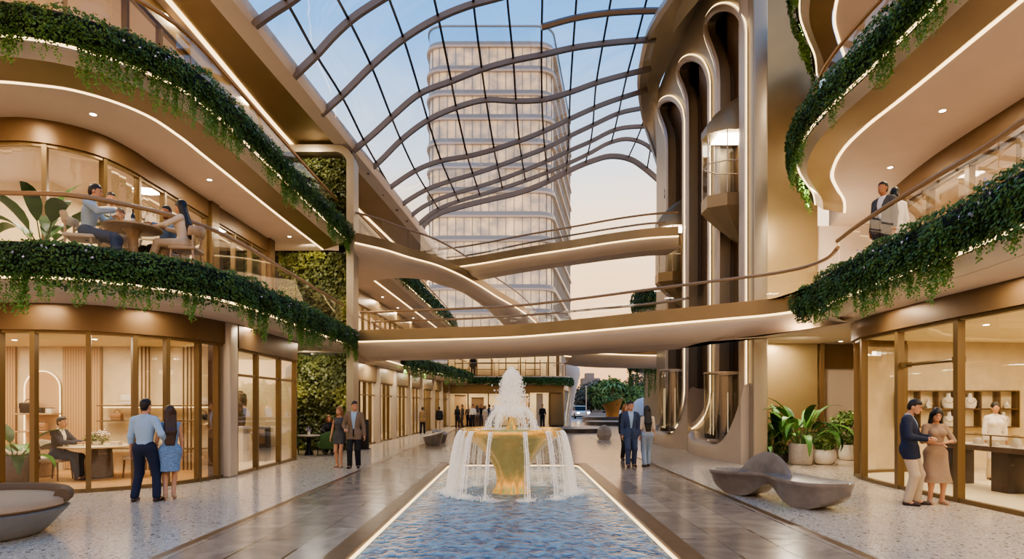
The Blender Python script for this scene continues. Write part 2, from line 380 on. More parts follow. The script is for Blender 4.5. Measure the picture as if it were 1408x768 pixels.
# ------------------------------------------------------------------ shopfronts
WN = [0]
def storefront(path, z0, z1, zf, mull, label, inw=1, mw=.085, fm=None, fas=True, transom=None, glass=None):
    WN[0] += 1
    root = empty('window_%d' % WN[0], label=label, cat='shop window', kind='structure')
    fm = fm or M_frame
    mb = MB()
    mb.sweep(path, [(-.05, z0), (.05, z0), (.05, z0+.07), (-.05, z0+.07)], inw, True)
    mb.sweep(path, [(-.05, z1-.06), (.05, z1-.06), (.05, z1), (-.05, z1)], inw, True)
    if transom: mb.sweep(path, [(-.03, transom-.03), (.03, transom-.03), (.03, transom+.03), (-.03, transom+.03)], inw, True)
    L = plen(path)
    ss = mull if isinstance(mull, list) else [L*i/max(1, round(L/mull)) for i in range(int(max(1, round(L/mull)))+1)]
    for s in ss:
        if isinstance(s, tuple):
            i = min(range(len(path)), key=lambda k: (path[k][0]-s[0])**2+(path[k][1]-s[1])**2)
            s = plen(path[:i+1]) if i else 0.
        p, a = at_len(path, s)
        mb.box((p[0], p[1], (z0+z1)/2), (mw, .13, z1-z0), a)
    mb.build('frame', fm, root, smooth=0)
    MB().sweep(path, [(0, z0+.05), (0, z1-.04)], inw).build('glass_pane', glass or M_glass, root, smooth=0)
    if fas: MB().sweep(path, [(-.1, z1), (.12, z1), (.12, zf), (-.1, zf)], inw, True).build('fascia', M_bronzed if fas == 2 else M_bronze, root, smooth=40)
    return root
def wall(name, path, z0, z1, m, label, thick=.1, inw=1):
    mb = MB(); mb.sweep(path, [(0, z0), (thick, z0), (thick, z1), (0, z1)], inw, True)
    return structure(mb, name, m, label, 'wall')
G1 = resample(cr([(-14, 12.2), (-11.5, 11.6), (-9.47, 11.4), (-8.8, 11.45), (-8.05, 11.62), (-7.5, 12.05), (-7.0, 12.7), (-6.75, 13.35), (-6.62, 14.0)], 10), .15)
def mp(px, py): return gz(px, py, 0)
storefront(G1, 0, 3.03, 3.54, [mp(-70, 679), mp(3, 679), mp(55, 678), mp(116, 677), mp(177, 671.6), mp(231, 667.5), mp(272, 661), mp(297, 657)], 'curved glass front of the bag boutique with bronze mullions', fas=2)
G2 = resample([(-6.5, 14.42), (-6.54, 16.3), (-6.54, 18.45)], .3)
storefront(G2, 0, 2.97, 3.54, [mp(322, 653.6), mp(352, 645), mp(381, 638), mp(404, 632)], 'narrow glazed doors of the second boutique beside the living wall', fas=2, transom=2.35)
# column between the two shops
mb = MB(); mb.rbox((-6.58, 14.2, 1.77), (.34, .42, 3.54), .05); structure(mb, 'trim', M_champl, 'pale metal pier between the two left boutiques', 'pier')
mb = MB(); mb.box((-6.8, 14.02, 1.77), (.16, .2, 3.54)); mb.box((-6.5, 14.44, 1.5), (.06, .1, 3.0)); structure(mb, 'trim', M_bronzed, 'dark bronze strip on the pier between the boutiques', 'pier')
# boutique interiors
def slatwall():
    t = NT('slat_wall'); p = t.pr('B98A55', .5)
    g = t.n('ShaderNodeNewGeometry'); s = t.n('ShaderNodeSeparateXYZ'); t.l(g.outputs['Position'], s.inputs[0])
    m = t.n('ShaderNodeMath', operation='MULTIPLY'); m.inputs[1].default_value = 15.; t.l(s.outputs[0], m.inputs[0])
    f = t.n('ShaderNodeMath', operation='FRACT'); t.l(m.outputs[0], f.inputs[0])
    r = t.n('ShaderNodeValToRGB'); e = r.color_ramp.elements; e[0].position = .18; e[0].color = (*rgb('7A5C3C'), 1); e[1].position = .28; e[1].color = (*rgb('BE9C70'), 1)
    t.l(f.outputs[0], r.inputs['Fac']); t.l(r.outputs[0], p.inputs['Base Color']); t.l(p.outputs[0], t.out.inputs['Surface']); return t.m
M_slat = slatwall()
wall('wall_back', [(-18, 15.7), (-7.15, 15.7), (-6.75, 14.35)], 0, 3.52, M_marblew, 'cream marble back wall of the bag boutique')
MB().box((-13.6, 15.66, 1.58), (2.0, .06, 3.1)).build('trim', M_slat, smooth=0, label='ribbed oak wall panel at the left of the arched niche', cat='wall panel', kind='structure')
MB().box((-10.92, 15.66, 1.58), (.95, .06, 3.1)).build('trim', M_slat, smooth=0, label='ribbed oak wall panel at the right of the arched niche', cat='wall panel', kind='structure')
floor_m = MB().prism([(p[0], p[1]) for p in offs(G1, .06)]+[(-7.1, 15.65), (-18, 15.65), (-18, 12.2)], .003, .006)
structure(floor_m, 'floor', M_woodf, 'oak floor inside the bag boutique', 'floor')
MB().prism([(p[0], p[1]) for p in offs(G1, .15)]+[(-7.1, 15.65), (-18, 15.65), (-18, 12.2)], 3.12, 3.2).build('ceiling', M_cream, smooth=0, label='pale ceiling inside the bag boutique', cat='ceiling', kind='structure')
wall('wall_left', [(-18, 9), (-18, 22.3)], 0, 15, M_cream, 'far outer wall of the left wing', inw=-1)
wall('wall_back', [(-6.66, 18.5), (-10, 18.5)], 0, 3.52, M_cream, 'cream end wall of the second boutique', inw=-1)
wall('wall_back', [(-9.8, 15.8), (-9.8, 18.4)], 0, 3.52, M_cream, 'cream rear wall of the second boutique')
MB().prism([(-6.7, 14.5), (-6.66, 18.4), (-9.8, 18.4), (-9.8, 15.8), (-7.1, 15.8)], .003, .006).build('floor', M_cream, smooth=0, label='pale floor inside the second boutique', cat='floor', kind='structure')
# dining-terrace storey
H2 = resample(cr([(-15, 13.2), (-12, 12.3), (-10, 12.05), (-9.43, 12.05), (-8.9, 12.3), (-8.58, 12.67), (-8.42, 13.3), (-8.4, 14.2), (-8.38, 16.8)], 8), .2)
storefront(H2, 4.1, 6.75, 7.2, 1.02, 'curved glazed front behind the dining terrace', fas=2)
H2b = resample([(-8.36, 17.3), (-8.3, 20.6)], .4)
storefront(H2b, 4.1, 6.75, 7.2, .95, 'glazed front beyond the pier on the dining terrace', fas=2)
mb = MB(); mb.box((-8.36, 17.05, 5.65), (.3, .42, 3.1)); structure(mb, 'trim', M_frame, 'bronze pier behind the dining terrace', 'pier')
mb = MB(); mb.box((-8.25, 20.8, 5.65), (.3, .4, 3.1)); structure(mb, 'trim', M_bronzed, 'dark bronze pier beside the middle living wall', 'pier')
wall('wall_back', [(-18, 15.6), (-11.5, 15.4), (-11.2, 22.2)], 4.1, 7.2, M_cream, 'warm back wall behind the dining terrace glazing')
# top left storey
H3 = [(p[0], p[1]) for p in H2]+resample([(-8.36, 17.2), (-8.3, 22.2)], .4)
storefront(H3, 7.92, 10.6, 11.03, 1.3, 'glazed front of the top left storey', glass=M_glassr)
wall('wall_back', [(-18, 15.4), (-11.4, 15.2), (-11, 22.2)], 7.92, 11.03, M_cream, 'pale back wall of the top left storey')
# portal frame and slabs of the living wall
pts = [(-5.83, 0)] + [(-5.83, z) for z in (3, 6, 9, 10.3)] + [(-5.83-.5+.5*math.cos(a), 10.3+.5*math.sin(a)) for a in np.linspace(.2, PI/2, 7)] + [(-8.3, 10.8)]
mb = MB(); rings = []
for i, (x, z) in enumerate(pts):
    a = pts[max(i-1, 0)]; b = pts[min(i+1, len(pts)-1)]; L = math.hypot(b[0]-a[0], b[1]-a[1]); nx, nz = -(b[1]-a[1])/L, (b[0]-a[0])/L
    rings.append([(x-nx*.13, 22.05, z-nz*.13), (x+nx*.13, 22.05, z+nz*.13), (x+nx*.13, 22.75, z+nz*.13), (x-nx*.13, 22.75, z-nz*.13)])
mb.rings(rings, True, True); structure(mb, 'trim', M_champ, 'tall pale metal portal frame around the living wall', 'portal frame')
wall('wall_back', [(-5.95, 22.72), (-12, 22.72)], 0, 11, M_dark, 'dark wall carrying the living wall panels', inw=-1)
# ------------------------------------------------------------------ far left wing
GF = resample([(-6.12, 23.2), (-5.75, 31), (-5.3, 40), (-5.0, 46.8)], .6)
bays = [(-6.1, 23.4), (-5.95, 26.6), (-5.82, 29.6), (-5.66, 32.9), (-5.5, 36.2), (-5.3, 40), (-5.15, 43.4), (-5.0, 46.7)]
nm = ['first', 'second', 'third', 'fourth', 'fifth', 'sixth', 'last']
for i in range(7):
    a, b = bays[i], bays[i+1]
    storefront([a, ((a[0]+b[0])/2, (a[1]+b[1])/2), b], 0, 2.62, 3.3, .8, '%s glazed shop bay along the left passage, counted from the portal frame' % nm[i], transom=2.05, mw=.07)
for i, (x, y) in enumerate(bays):
    mb = MB(); mb.box((x+.08, y, 1.7), (.26, .26, 3.4)); structure(mb, 'trim', M_champl, 'pale metal pilaster between the left passage shops, number %d from the front' % (i+1), 'pilaster')
wall('wall_back', [(-8.6, 22.9), (-7.6, 47)], 0, 3.4, M_cream, 'lit back wall of the left passage shops')
FL2 = resample([(-5.35, 25.2), (-5.2, 30), (-4.1, 39), (-3.2, 47)], .5)
FL3 = resample(cr([(-5.6, 22.7), (-5.45, 26), (-5.3, 29.6), (-5.05, 36), (-4.8, 42), (-4.6, 48)], 6), .6)
balcony(FL2, [(-4.2, 47.2), (-18, 47.2), (-18, 22.8), (-5.75, 22.8)], 3.5, 3.3, 3.85, 'far left walkway slab over the passage shops', 'balcony', [(-.015, 3.5, .05, M_led)],
        [([(0, 3.9), (0, 3.53)], M_fascia, 'fascia'), ([(.02, 3.47), (.1, 3.36), (.4, 3.3)], M_fascia, 'lower_fascia')])
balcony(FL3, [(-18, 48), (-18, 22.8)], 7.54, 7.2, 7.92, 'far left upper walkway slab with bronze band', 'balcony', [(-.015, 7.54, .035, M_led), (.84, 7.2, .08, M_led)],
        [([(0, 7.95), (0, 7.57)], M_fascia, 'fascia'), ([(.02, 7.51), (.25, 7.36)], M_fascia, 'lower_fascia'), ([(.25, 7.36), (.78, 7.2)], M_bronze, 'bronze_band')], inset=.8)
HF = resample([(-7.8, 22.9), (-7.3, 34), (-6.6, 47)], .6)
storefront(HF, 3.85, 6.5, 7.2, 1.1, 'glazed upper shops along the far left walkway', transom=5.9)
wall('wall_back', [(-10.3, 22.9), (-9, 47)], 3.85, 7.2, M_cream, 'lit back wall of the upper far left shops')
HF3 = resample([(-7.9, 22.9), (-7.4, 34), (-6.7, 47)], .6)
storefront(HF3, 7.92, 10.6, 11.03, 1.3, 'glazed top shops along the far left walkway')
wall('wall_back', [(-10.3, 22.9), (-9, 47)], 7.92, 11.03, M_cream, 'back wall of the top far left shops')
# ------------------------------------------------------------------ end building
E1 = [(-5.0, 47.0), (-3, 47.0), (-1, 47), (1.2, 47)]
storefront(resample(E1, .5), 0, 2.55, 3.2, 1.75, 'glazed ground floor front of the shop at the end of the passage', fas=1)
E2 = resample(cr([(-5, 47.3), (0, 47.3), (2.2, 47.4), (3.2, 48), (3.6, 49.5)], 6), .4)
storefront(E2, 3.75, 6.4, 6.9, 1.1, 'curved glazed upper front of the end building', fas=1)
mb = MB(); mb.box((2.0, 47.4, 1.25), (.5, .5, 2.5)); structure(mb, 'trim', M_champl, 'pale pier at the end shop', 'pier')
mb = MB(); mb.rbox((3.3, 47.6, 1.6), (1.2, 1., 3.2), .15); structure(mb, 'trim', M_bronze, 'broad bronze corner pier of the end building', 'pier')
mb = MB(); mb.box((-1, 46.98, 2.87), (9.4, .3, .62)); structure(mb, 'trim', M_bronze, 'bronze band over the end shop', 'fascia')
EE = resample(cr([(-3.4, 46.3), (0, 46.3), (2.8, 46.3), (3.9, 46.6), (4.3, 47.4), (4.3, 49.5)], 6), .3)
balcony(EE, [(4, 52), (-8, 52), (-8, 46.6)], 3.25, 3.15, 3.75, 'balcony slab across the front of the end building', 'balcony', [], [([(0, 3.8), (0, 3.2), (.3, 3.15)], M_fascia, 'fascia')], inset=.3)
wall('wall_back', [(-5.5, 51.5), (4, 51.5)], 0, 3.2, M_cream, 'lit back wall inside the end shop')
wall('wall_back', [(-5.5, 51.5), (4, 51.5)], 3.75, 7, M_cream, 'lit back wall of the upper end building')
MB().prism([(-18, 47.2), (3.4, 47.2), (4.2, 48.2), (4.2, 52), (-18, 52)], 6.9, 7.2).build('ceiling', M_fascia, smooth=0, label='flat roof of the end building', cat='roof', kind='structure')
# ------------------------------------------------------------------ right wing
G3 = resample(cr([(7.5, 4), (7.56, 9), (7.56, 11.6), (7.62, 12.9), (7.8, 13.9), (8.2, 14.7), (8.9, 15.1), (9.6, 15.2)], 8), .15)
storefront(G3, 0, 3.12, 3.54, [(7.56, 6.2), mp(1326, 690), mp(1243, 672), mp(1196, 659), (8.0, 14.35), (9.6, 15.2)], 'glass front of the jewellery shop with bronze frame', fas=2, mw=.11)
mb = MB(); p0 = mp(1326, 690); p1 = mp(1243, 672)
mb.tube([(p0[0]-.02, p0[1], 2.42), (p1[0]-.02, p1[1], 2.42)], .035, 6); mb.box((p0[0]-.02, p0[1]+.1, 2.42), (.1, .2, .1)); mb.box((p1[0]-.02, p1[1]-.1, 2.42), (.1, .2, .1))
structure(mb, 'door_1', M_frame, 'bronze head rail over the glass door of the jewellery shop', 'door')
wall('wall_back', [(8.95, 16.0), (16, 16.0)], 0, 3.52, M_marblew, 'cream back wall of the jewellery shop')
MB().prism([(p[0], p[1]) for p in offs(G3, -.06)]+[(16, 15.9), (16, 4)], .003, .006).build('floor', M_cream, smooth=0, label='pale floor inside the jewellery shop', cat='floor', kind='structure')
MB().prism([(p[0], p[1]) for p in offs(G3, -.15)]+[(16, 15.9), (16, 4)], 3.2, 3.28).build('ceiling', M_cream, smooth=0, label='pale ceiling inside the jewellery shop', cat='ceiling', kind='structure')
for _w in (0,):
    wall('wall_right', [(16, 2), (16, 19.4)], 0, 15, M_cream, 'outer wall of the right wing')
# bronze wall facing us behind the plants
wall('wall_back', [(6.9, 18.75), (9.3, 18.9)], 0, 16.5, M_bronze, 'tall warm bronze wall behind the potted plants', thick=.2)
wall('wall_back', [(9.3, 18.9), (9.35, 19.3), (12.5, 19.3)], 0, 3.52, M_soffit, 'beige recess wall right of the bronze wall', inw=1)
mb = MB(); mb.box((9.4, 18.95, 1.76), (.12, .3, 3.5)); mb.box((10.6, 19.2, 3.15), (2.4, .1, .75)); structure(mb, 'trim', M_bronzed, 'dark bronze door head beside the plants', 'door frame')
H4 = resample(cr([(9.2, 3), (9.25, 8), (9.35, 11.3), (9.6, 14.5), (10.1, 16.5), (11, 18)], 6), .3)
storefront(H4, 4.1, 6.6, 7.2, 1.35, 'glazed upper right shops behind the balcony', fas=2, mw=.14)
wall('wall_back', [(12, 3), (12, 19.2)], 4.1, 7.2, M_cream, 'lit back wall of the upper right shops', inw=-1)
wall('wall_back', [(9.3, 19.2), (12.5, 19.2)], 4.1, 7.2, M_soffit, 'beige end wall of the right balcony')
H5 = resample([(9.3, 3), (9.4, 11), (9.7, 18.2)], .5)
storefront(H5, 7.92, 10.5, 11.04, 1.6, 'glazed top right shops', fas=2, mw=.12)
wall('wall_back', [(12, 3), (12, 19.2)], 7.92, 11.04, M_cream, 'back wall of the top right shops', inw=-1)
# ------------------------------------------------------------------ balustrades
def balustrade(path, z0, zr, label, step=1.6, r=.042, inset=.34, posts=False, glass=None, group=None, host=None):
    P = offs(path, inset) if inset else path
    root = empty('glass_balustrade', (P[0][0], P[0][1], z0), label=None if host else label, cat=None if host else 'balustrade', group=group)
    if host: root.parent = host; root.location = Vector(root.location)-Vector(host.location)
    def B(mb, nm, m, sm=40):
        o = mb.build(nm, m, None, smooth=sm); o.data.transform(Matrix.Translation((-P[0][0], -P[0][1], -z0))); o.parent = root; return o
    B(MB().tube([(p[0], p[1], zr) for p in resample(P, .3)], r, 8), 'handrail', M_rail)
    L = plen(P); n = max(1, int(round(L/step)))
    for i in range(n):
        q = [tuple(at_len(P, L*i/n + L/n*k/4*.985)[0]) for k in range(5)]
        B(MB().rings([[(p[0], p[1], z0+.04), (p[0], p[1], zr-.03)] for p in q], False), 'glass_panel', glass or M_glassr, 0)
    if posts:
        for i in range(n+1):
            p, a = at_len(P, L*i/n); B(MB().box((p[0], p[1], (z0+zr)/2), (.05, .05, zr-z0), a), 'post', M_frame, 0)
    else:
        B(MB().sweep(resample(P, .4), [(-.03, z0), (.03, z0), (.03, z0+.08), (-.03, z0+.08)], 1, True), 'base_shoe', M_rail, 0)
    return root
balustrade(L2, 4.1, 5.17, 'glass balustrade with bronze handrail in front of the diners')
balustrade(L3, 7.92, 8.97, 'glass balustrade above the left upper planter')
balustrade(R2, 4.1, 5.15, 'glass balustrade above the right lower planter')
balustrade(R3, 7.92, 8.95, 'glass balustrade above the right upper planter')
balustrade(FL2, 3.85, 4.9, 'glass balustrade of the far left walkway over the passage shops')
balustrade(FL3, 7.92, 8.95, 'glass balustrade of the far left upper walkway')
balustrade(EE, 3.75, 4.8, 'glass balustrade across the end building', step=1.8, posts=True)
# ------------------------------------------------------------------ footbridges
def bridge(front, back, zt, zled, zb, label, zbronze, inset=.6, rail=1., name='footbridge'):
    root = empty(name, (front[0][0], front[0][1], zb), label=label, cat='footbridge')
    def B(mb, nm, m, sm=40):
        o = mb.build(nm, m, None, smooth=sm); o.data.transform(Matrix.Translation((-front[0][0], -front[0][1], -zb))); o.parent = root; return o
    fi = offs(front, inset); bi = offs(back, -inset)
    k = 60
    fr = resample(fi, plen(fi)/k)[:k+1]; br = resample(bi, plen(bi)/k)[:k+1]
    B(MB().rings([[(a[0], a[1], zb), (b[0], b[1], zb)] for a, b in zip(fr, br)], False), 'soffit', M_soffit)
    f2 = resample(front, plen(front)/k)[:k+1]; b2 = resample(back, plen(back)/k)[:k+1]
    B(MB().rings([[(a[0], a[1], zt), (b[0], b[1], zt)] for a, b in zip(f2, b2)], False), 'deck', M_fascia)
    for path, sd in ((front, 1), (back, -1)):
        B(MB().sweep(path, [(.0, zt+.02), (0, zled+.03), (.03, zled+.02)], sd), 'bronze_band', M_bronze)
        h = zled-zb
        B(MB().sweep(path, [(.04, zled-.02), (.07, zled-.25*h), (.14, zled-.5*h), (.28, zled-.78*h), (.45, zled-.93*h), (inset, zb)], sd), 'cove', M_fascia)
        B(MB().sweep(path, [(-.005, zled-.02), (.04, zled-.02), (.04, zled+.025), (-.005, zled+.025)], sd, True), 'led_strip', M_led, 0)
    return root
FBb = resample(cr([(-5.65, 25.4), (-4, 25.0), (-2, 24.5), (.5, 23.5), (3, 22.0), (5.2, 20.4), (5.75, 19.7), (5.85, 18.6), (5.9, 17.6), (6.1, 16.9), (6.7, 16.4)], 10), .25)
br_low = bridge(FB, FBb, 4.28, 3.9, 3.4, 'lower curved footbridge crossing the atrium in front of the portal frame', .3)
balustrade(FB, 4.28, 5.0, 'glass balustrade on the near side of the lower footbridge', step=2.6, host=br_low)
balustrade([p for p in FBb if p[0] < 5.8][::-1], 4.28, 5.0, 'glass balustrade on the far side of the lower footbridge', step=2.6, host=br_low)
SW = resample(cr([(-5.62, 21.98), (-4.8, 22.9), (-4.08, 24.1), (-3.24, 25.3), (-2.5, 27), (-1.7, 29.6), (-.85, 33), (.35, 37.3), (1.6, 43.5), (2.0, 46.6)], 8), .3)
SWb = resample(cr([(-6.6, 27.9), (-5.8, 27.4), (-4.93, 26.9), (-4.3, 27.0), (-3.7, 28.2), (-3.0, 29.6), (-2.3, 32.6), (-1.7, 36.2), (-.8, 43.5), (-.4, 46.6)], 8), .3)
br_sw = bridge(SW, SWb, 7.75, 7.4, 7.05, 'upper curved walkway sweeping from the portal frame to the end building', .3, inset=.5)
balustrade(SW, 7.75, 8.6, 'glass balustrade along the upper sweeping walkway', step=3., host=br_sw)
UB = resample(cr([(-3.7, 28.9), (-2.7, 28.45), (-1.85, 27.95), (-1.1, 27.45), (-.1, 26.7), (2.36, 25.1), (4.2, 23.9), (5.3, 23.4), (6.2, 23.2)], 8), .3)
UBb = resample(cr([(-3.2, 31.1), (-2.1, 30.6), (-1.2, 30.0), (-.4, 29.3), (.7, 28.4), (3.0, 26.8), (4.8, 25.7), (5.6, 25.3), (6.2, 25.2)], 8), .3)
br_up = bridge(UB, UBb, 8.32, 7.97, 7.62, 'upper straight footbridge reaching the glass lifts', .3, inset=.5)
balustrade(UB, 8.32, 8.97, 'glass balustrade on the near side of the upper footbridge', step=2.6, host=br_up)
balustrade(UBb[::-1], 8.32, 8.97, 'glass balustrade on the far side of the upper footbridge', step=2.6, host=br_up)
RB = resample(cr([(2.6, 26.7), (3.5, 27.6), (4.8, 28.3), (6.5, 28.9), (9, 29.2)], 8), .4)
RBb = [(p[0]-.2, p[1]+2.6) for p in RB]
br_far = bridge(RB, RBb, 4.3, 3.95, 3.45, 'far lower footbridge behind the lift shafts', .3)
balustrade(RB, 4.3, 5.0, 'glass balustrade of the far lower footbridge', step=2.4, host=br_far)
# ------------------------------------------------------------------ lift wall
KX = 6.5
def kp(px, py): d = F*KX/(px-CX); return (d, EYE+(CY-py)*d/F)
def smoothpoly(pts, n=5): return cr(pts, n)
led1 = [(1028.6, 560), (1028.6, 44), (1026, 27), (1015, 10), (999.5, 4), (984, 9), (973, 24), (970.4, 42), (973.5, 57), (980, 74), (986, 93), (988, 115), (988, 300), (986, 560), (982, 582), (976, 601), (985, 611), (1003, 606), (1018, 590), (1026, 574)]
led2 = [(978.8, 540), (978.8, 115), (976, 98), (967, 81), (952, 75), (939, 81), (933, 95), (934, 110), (940, 125), (944.5, 140), (945.8, 160), (945.8, 340), (945, 540), (941, 562), (934, 578), (940, 589), (955, 588), (969, 574), (976, 557)]
led3 = [(943, 535), (943, 165), (940, 148), (932, 136), (922, 131.5), (911, 136), (906, 147), (907, 160), (912.5, 175), (916.5, 190), (917.5, 210), (917.5, 535), (914, 560), (908, 578), (905, 590), (912, 598), (925, 594), (936, 578), (941, 560)]
wallout = [(1035, 636), (1035, 4), (1030, -40), (985, -40), (960, -18), (935, 40), (918, 90), (905, 125), (902.5, 160), (902.5, 605)]
def keyhole(pts):
    P = [kp(*p) for p in pts]; out = []
    for i in range(len(P)):
        a = P[i]; b = P[(i+1) % len(P)]
        if abs(a[1]-b[1]) > 3: out += [a]
        else:
            p0 = P[i-1]; p3 = P[(i+2) % len(P)]
            if abs(p0[1]-a[1]) > 3: p0 = a
            if abs(p3[1]-b[1]) > 3: p3 = b
            for k in range(5):
                t = k/5; t2 = t*t; t3 = t2*t
                out.append(tuple((2*t3-3*t2+1)*a[j]+(t3-2*t2+t)*(b[j]-p0[j])/2+(-2*t3+3*t2)*b[j]+(t3-t2)*(p3[j]-a[j])/2 for j in (0, 1)))
    return out
KH = [keyhole(l) for l in (led1, led2, led3)]
def filled(polys, depth, bev=.0):
    cu = bpy.data.curves.new('tmp', 'CURVE'); cu.dimensions = '2D'; cu.fill_mode = 'BOTH'; cu.extrude = depth/2; cu.bevel_depth = bev; cu.bevel_resolution = 2
    for P in polys:
        sp = cu.splines.new('POLY'); sp.points.add(len(P)-1); sp.use_cyclic_u = True
        for q, p in zip(sp.points, P): q.co = (p[0], p[1], 0, 1)
    o = bpy.data.objects.new('tmp', cu); COL.objects.link(o)
    dg = bpy.context.evaluated_depsgraph_get(); me = bpy.data.meshes.new_from_object(o.evaluated_get(dg))
    bpy.data.objects.remove(o); bpy.data.curves.remove(cu); return me
me = filled([[kp(*p) for p in wallout]]+KH, .3, .05)
me.transform(Matrix(((0, 0, 1, KX+.2), (1, 0, 0, 0), (0, 1, 0, 0), (0, 0, 0, 1))))
me.materials.clear(); me.materials.append(M_champ)
lw = bpy.data.objects.new('wall_right', me); COL.objects.link(lw); me.shade_smooth(); me.set_sharp_from_angle(angle=.6)
tag(lw, 'sculpted champagne metal lift wall with three keyhole openings', 'wall', kind='structure')
ordn = ('nearest', 'middle', 'farthest')
for i, K in enumerate(KH):
    r = empty('trim', label='recessed %s lift shaft behind its keyhole opening' % ordn[i], cat='lift shaft', kind='structure')
    K2 = [(p[0], p[1]) for p in K]
    MB().rings([[(KX+.1, p[0], p[1]) for p in K], [(KX+.5, p[0], p[1]) for p in K2]], True).build('shaft_lining', M_core, r, smooth=50)
    ds = [p[0] for p in K]; zs = [p[1] for p in K]
    MB().box((KX+.5, (min(ds)+max(ds))/2, (min(zs)+max(zs))/2), (.04, max(ds)-min(ds)+.1, max(zs)-min(zs)+.1)).build('shaft_back', M_bronzed, r, smooth=0)
    dm = sorted(ds)[len(ds)//4]
    for o in (.35, .7): MB().box((KX+.36, min(ds)+o*1.6, max(zs)/2), (.1, .09, max(zs)-.8)).build('guide_rail', M_black, r, smooth=0)
    # led outline (not across the bottom)
    C = [p for p in K]; k0 = 0
    c = np.mean(np.array(C), axis=0); ring_ = []
    for s_, (w_, x_) in enumerate(((.0, .02), (.0, -.03))): pass
    N = []
    for j in range(len(C)):
        a = C[j-1]; b = C[(j+1) % len(C)]; L = math.hypot(b[0]-a[0], b[1]-a[1]) or 1; N.append(((b[1]-a[1])/L, -(b[0]-a[0])/L))
    sgn = 1 if ((C[0][0]+N[0][0]*.1 - C[0][0])) > 0 else -1
    MB().rings([[(KX-.04, p[0], p[1]), (KX-.04, p[0]-n_[0]*.03, p[1]-n_[1]*.03), (KX-.075, p[0]-n_[0]*.03, p[1]-n_[1]*.03), (KX-.075, p[0], p[1])] for p, n_ in zip(C+C[:1], N+N[:1])], True).build('led_outline', M_led2, r, smooth=0)
    MB().rings([[(KX-.02, p[0]+n_[0]*.22, p[1]+n_[1]*.22), (KX-.1, p[0]+n_[0]*.16, p[1]+n_[1]*.16), (KX-.1, p[0]+n_[0]*.03, p[1]+n_[1]*.03), (KX-.02, p[0]+n_[0]*.0, p[1]+n_[1]*.0)] for p, n_ in zip(C+C[:1], N+N[:1])], False).build('raised_rim', M_champl, r, smooth=50)
# canopy lip flaring from the wall top towards the glass roof
outer = [gd(940, -45, 15.0), gd(926, 0, 18), gd(906, 30, 20.5), gd(892, 56, 22.7), gd(884, 88, 25), gd(880, 124, 27.4), gd(886.5, 168, 29), gd(900, 212, 28.6), gd(912, 250, 27.6), gd(917, 275, 26.4)]
inner = []
for px, py in ((1000, -60), (975, -18), (950, 30), (935, 62), (918, 92), (905, 126), (903, 170), (904, 215), (909, 252), (915, 277)):
    d, z = kp(px, py); inner.append((KX, d, z))
o_ = cr(outer, 6); i_ = cr(inner, 6)
mb = MB(); k = 10
rings = []
for a, b in zip(o_, i_):
    a = np.array(a); b = np.array(b); row = []
    for j in range(k+1):
        t = j/k; row.append(tuple(a*(1-t)+b*t + np.array([.25*math.sin(PI*t)*(1-t), 0, .12*math.sin(PI*t)])))
    rings.append(row)
mb.rings(rings, False)
lip = [[tuple(np.array(a)+np.array(d_)) for d_ in ((0, 0, 0), (-.12, 0, .1), (-.1, 0, .32), (.15, .2, .4), (1.0, .6, .5))] for a in o_]
mb.rings(lip, False)
structure(mb, 'ceiling', M_champ, 'flared metal canopy sweeping out of the lift wall under the glass roof', 'canopy', 50)
# rounded corner pier from lift wall into bronze wall, and the feet of the shafts
mb = MB(); arc = [(6.42, 17.6)]+[(6.42+.33-.33*math.cos(a), 17.5-.55*math.sin(a)) for a in np.linspace(.05, PI/2, 8)]+[(6.8, 16.97), (6.87, 17.05), (7.03, 18.7), (6.85, 18.8)]
mb.prism(arc, 0, 16.6); structure(mb, 'trim', M_champl, 'rounded pale metal corner pier beside the nearest lift shaft', 'pier', 50)
def foot(d0, d1, label, zt=.5, x0=5.98):
    root_mb = MB(); rings = []
    for t in np.linspace(0, 1, 25):
        d = d0+(d1-d0)*t
        up = zt + (1.75*max(0, 1-t*2.6)**2.2) + .25*max(0, (t-.85)/.15)**2
        xin = x0 + .3*max(0, 1-t*2.2)**1.2 + .12*max(0, (t-.8)/.2)
        rings.append([(KX+.45, d, 0), (xin, d, 0), (xin-.01, d, up*.8), (xin+.08, d, up*.97), (xin+.2, d, up), (KX+.1, d, up-.06), (KX+.45, d, up-.1)])
    root_mb.rings(rings, True, True); structure(root_mb, 'trim', M_champl, label, 'lift base', 60)
foot(17.05, 21.6, 'flared metal foot of the nearest lift shaft')
foot(22.3, 27.4, 'flared metal foot of the middle and far lift shafts', .55)
# glass tubes at the shaft feet
def gtube(px, D, r, z0, z1, label):
    x = (px-CX)*D/F
    g = empty('glass_lift_tube', (x, D, z0), label=label, cat='lift enclosure')
    MB().lathe([(r, 0), (r, z1-z0)], n=28).build('glass', glassmat('tube_glass', (.9, .9, .88), .2), g, smooth=60)
    MB().lathe([(r-.02, z1-z0-.03), (r+.015, z1-z0-.03), (r+.015, z1-z0+.02), (r-.02, z1-z0+.02), (r-.02, z1-z0-.03)], n=28).build('top_rim', M_champl, g, smooth=0)
    MB().lathe([(.02, .03), (r-.05, .03), (r-.03, .12), (r-.05, .0), (.02, 0)], n=28).build('base_disc', M_dark, g, smooth=0)
    for a in (2.4, 3.6, 4.6): MB().tube([(.75*r*math.cos(a), .75*r*math.sin(a), .1), (.75*r*math.cos(a), .75*r*math.sin(a), (z1-z0)*.7)], .012, 6).build('light_rod', emat('rod_glow', (1, .75, .42), .5), g)
    return g
gtube(996, 18.9, .6, .62, 2.62, 'clear glass lift enclosure in the foot of the nearest shaft')
gtube(926, 24.2, .55, .62, 3.0, 'clear glass lift enclosure in the foot of the farther shafts')
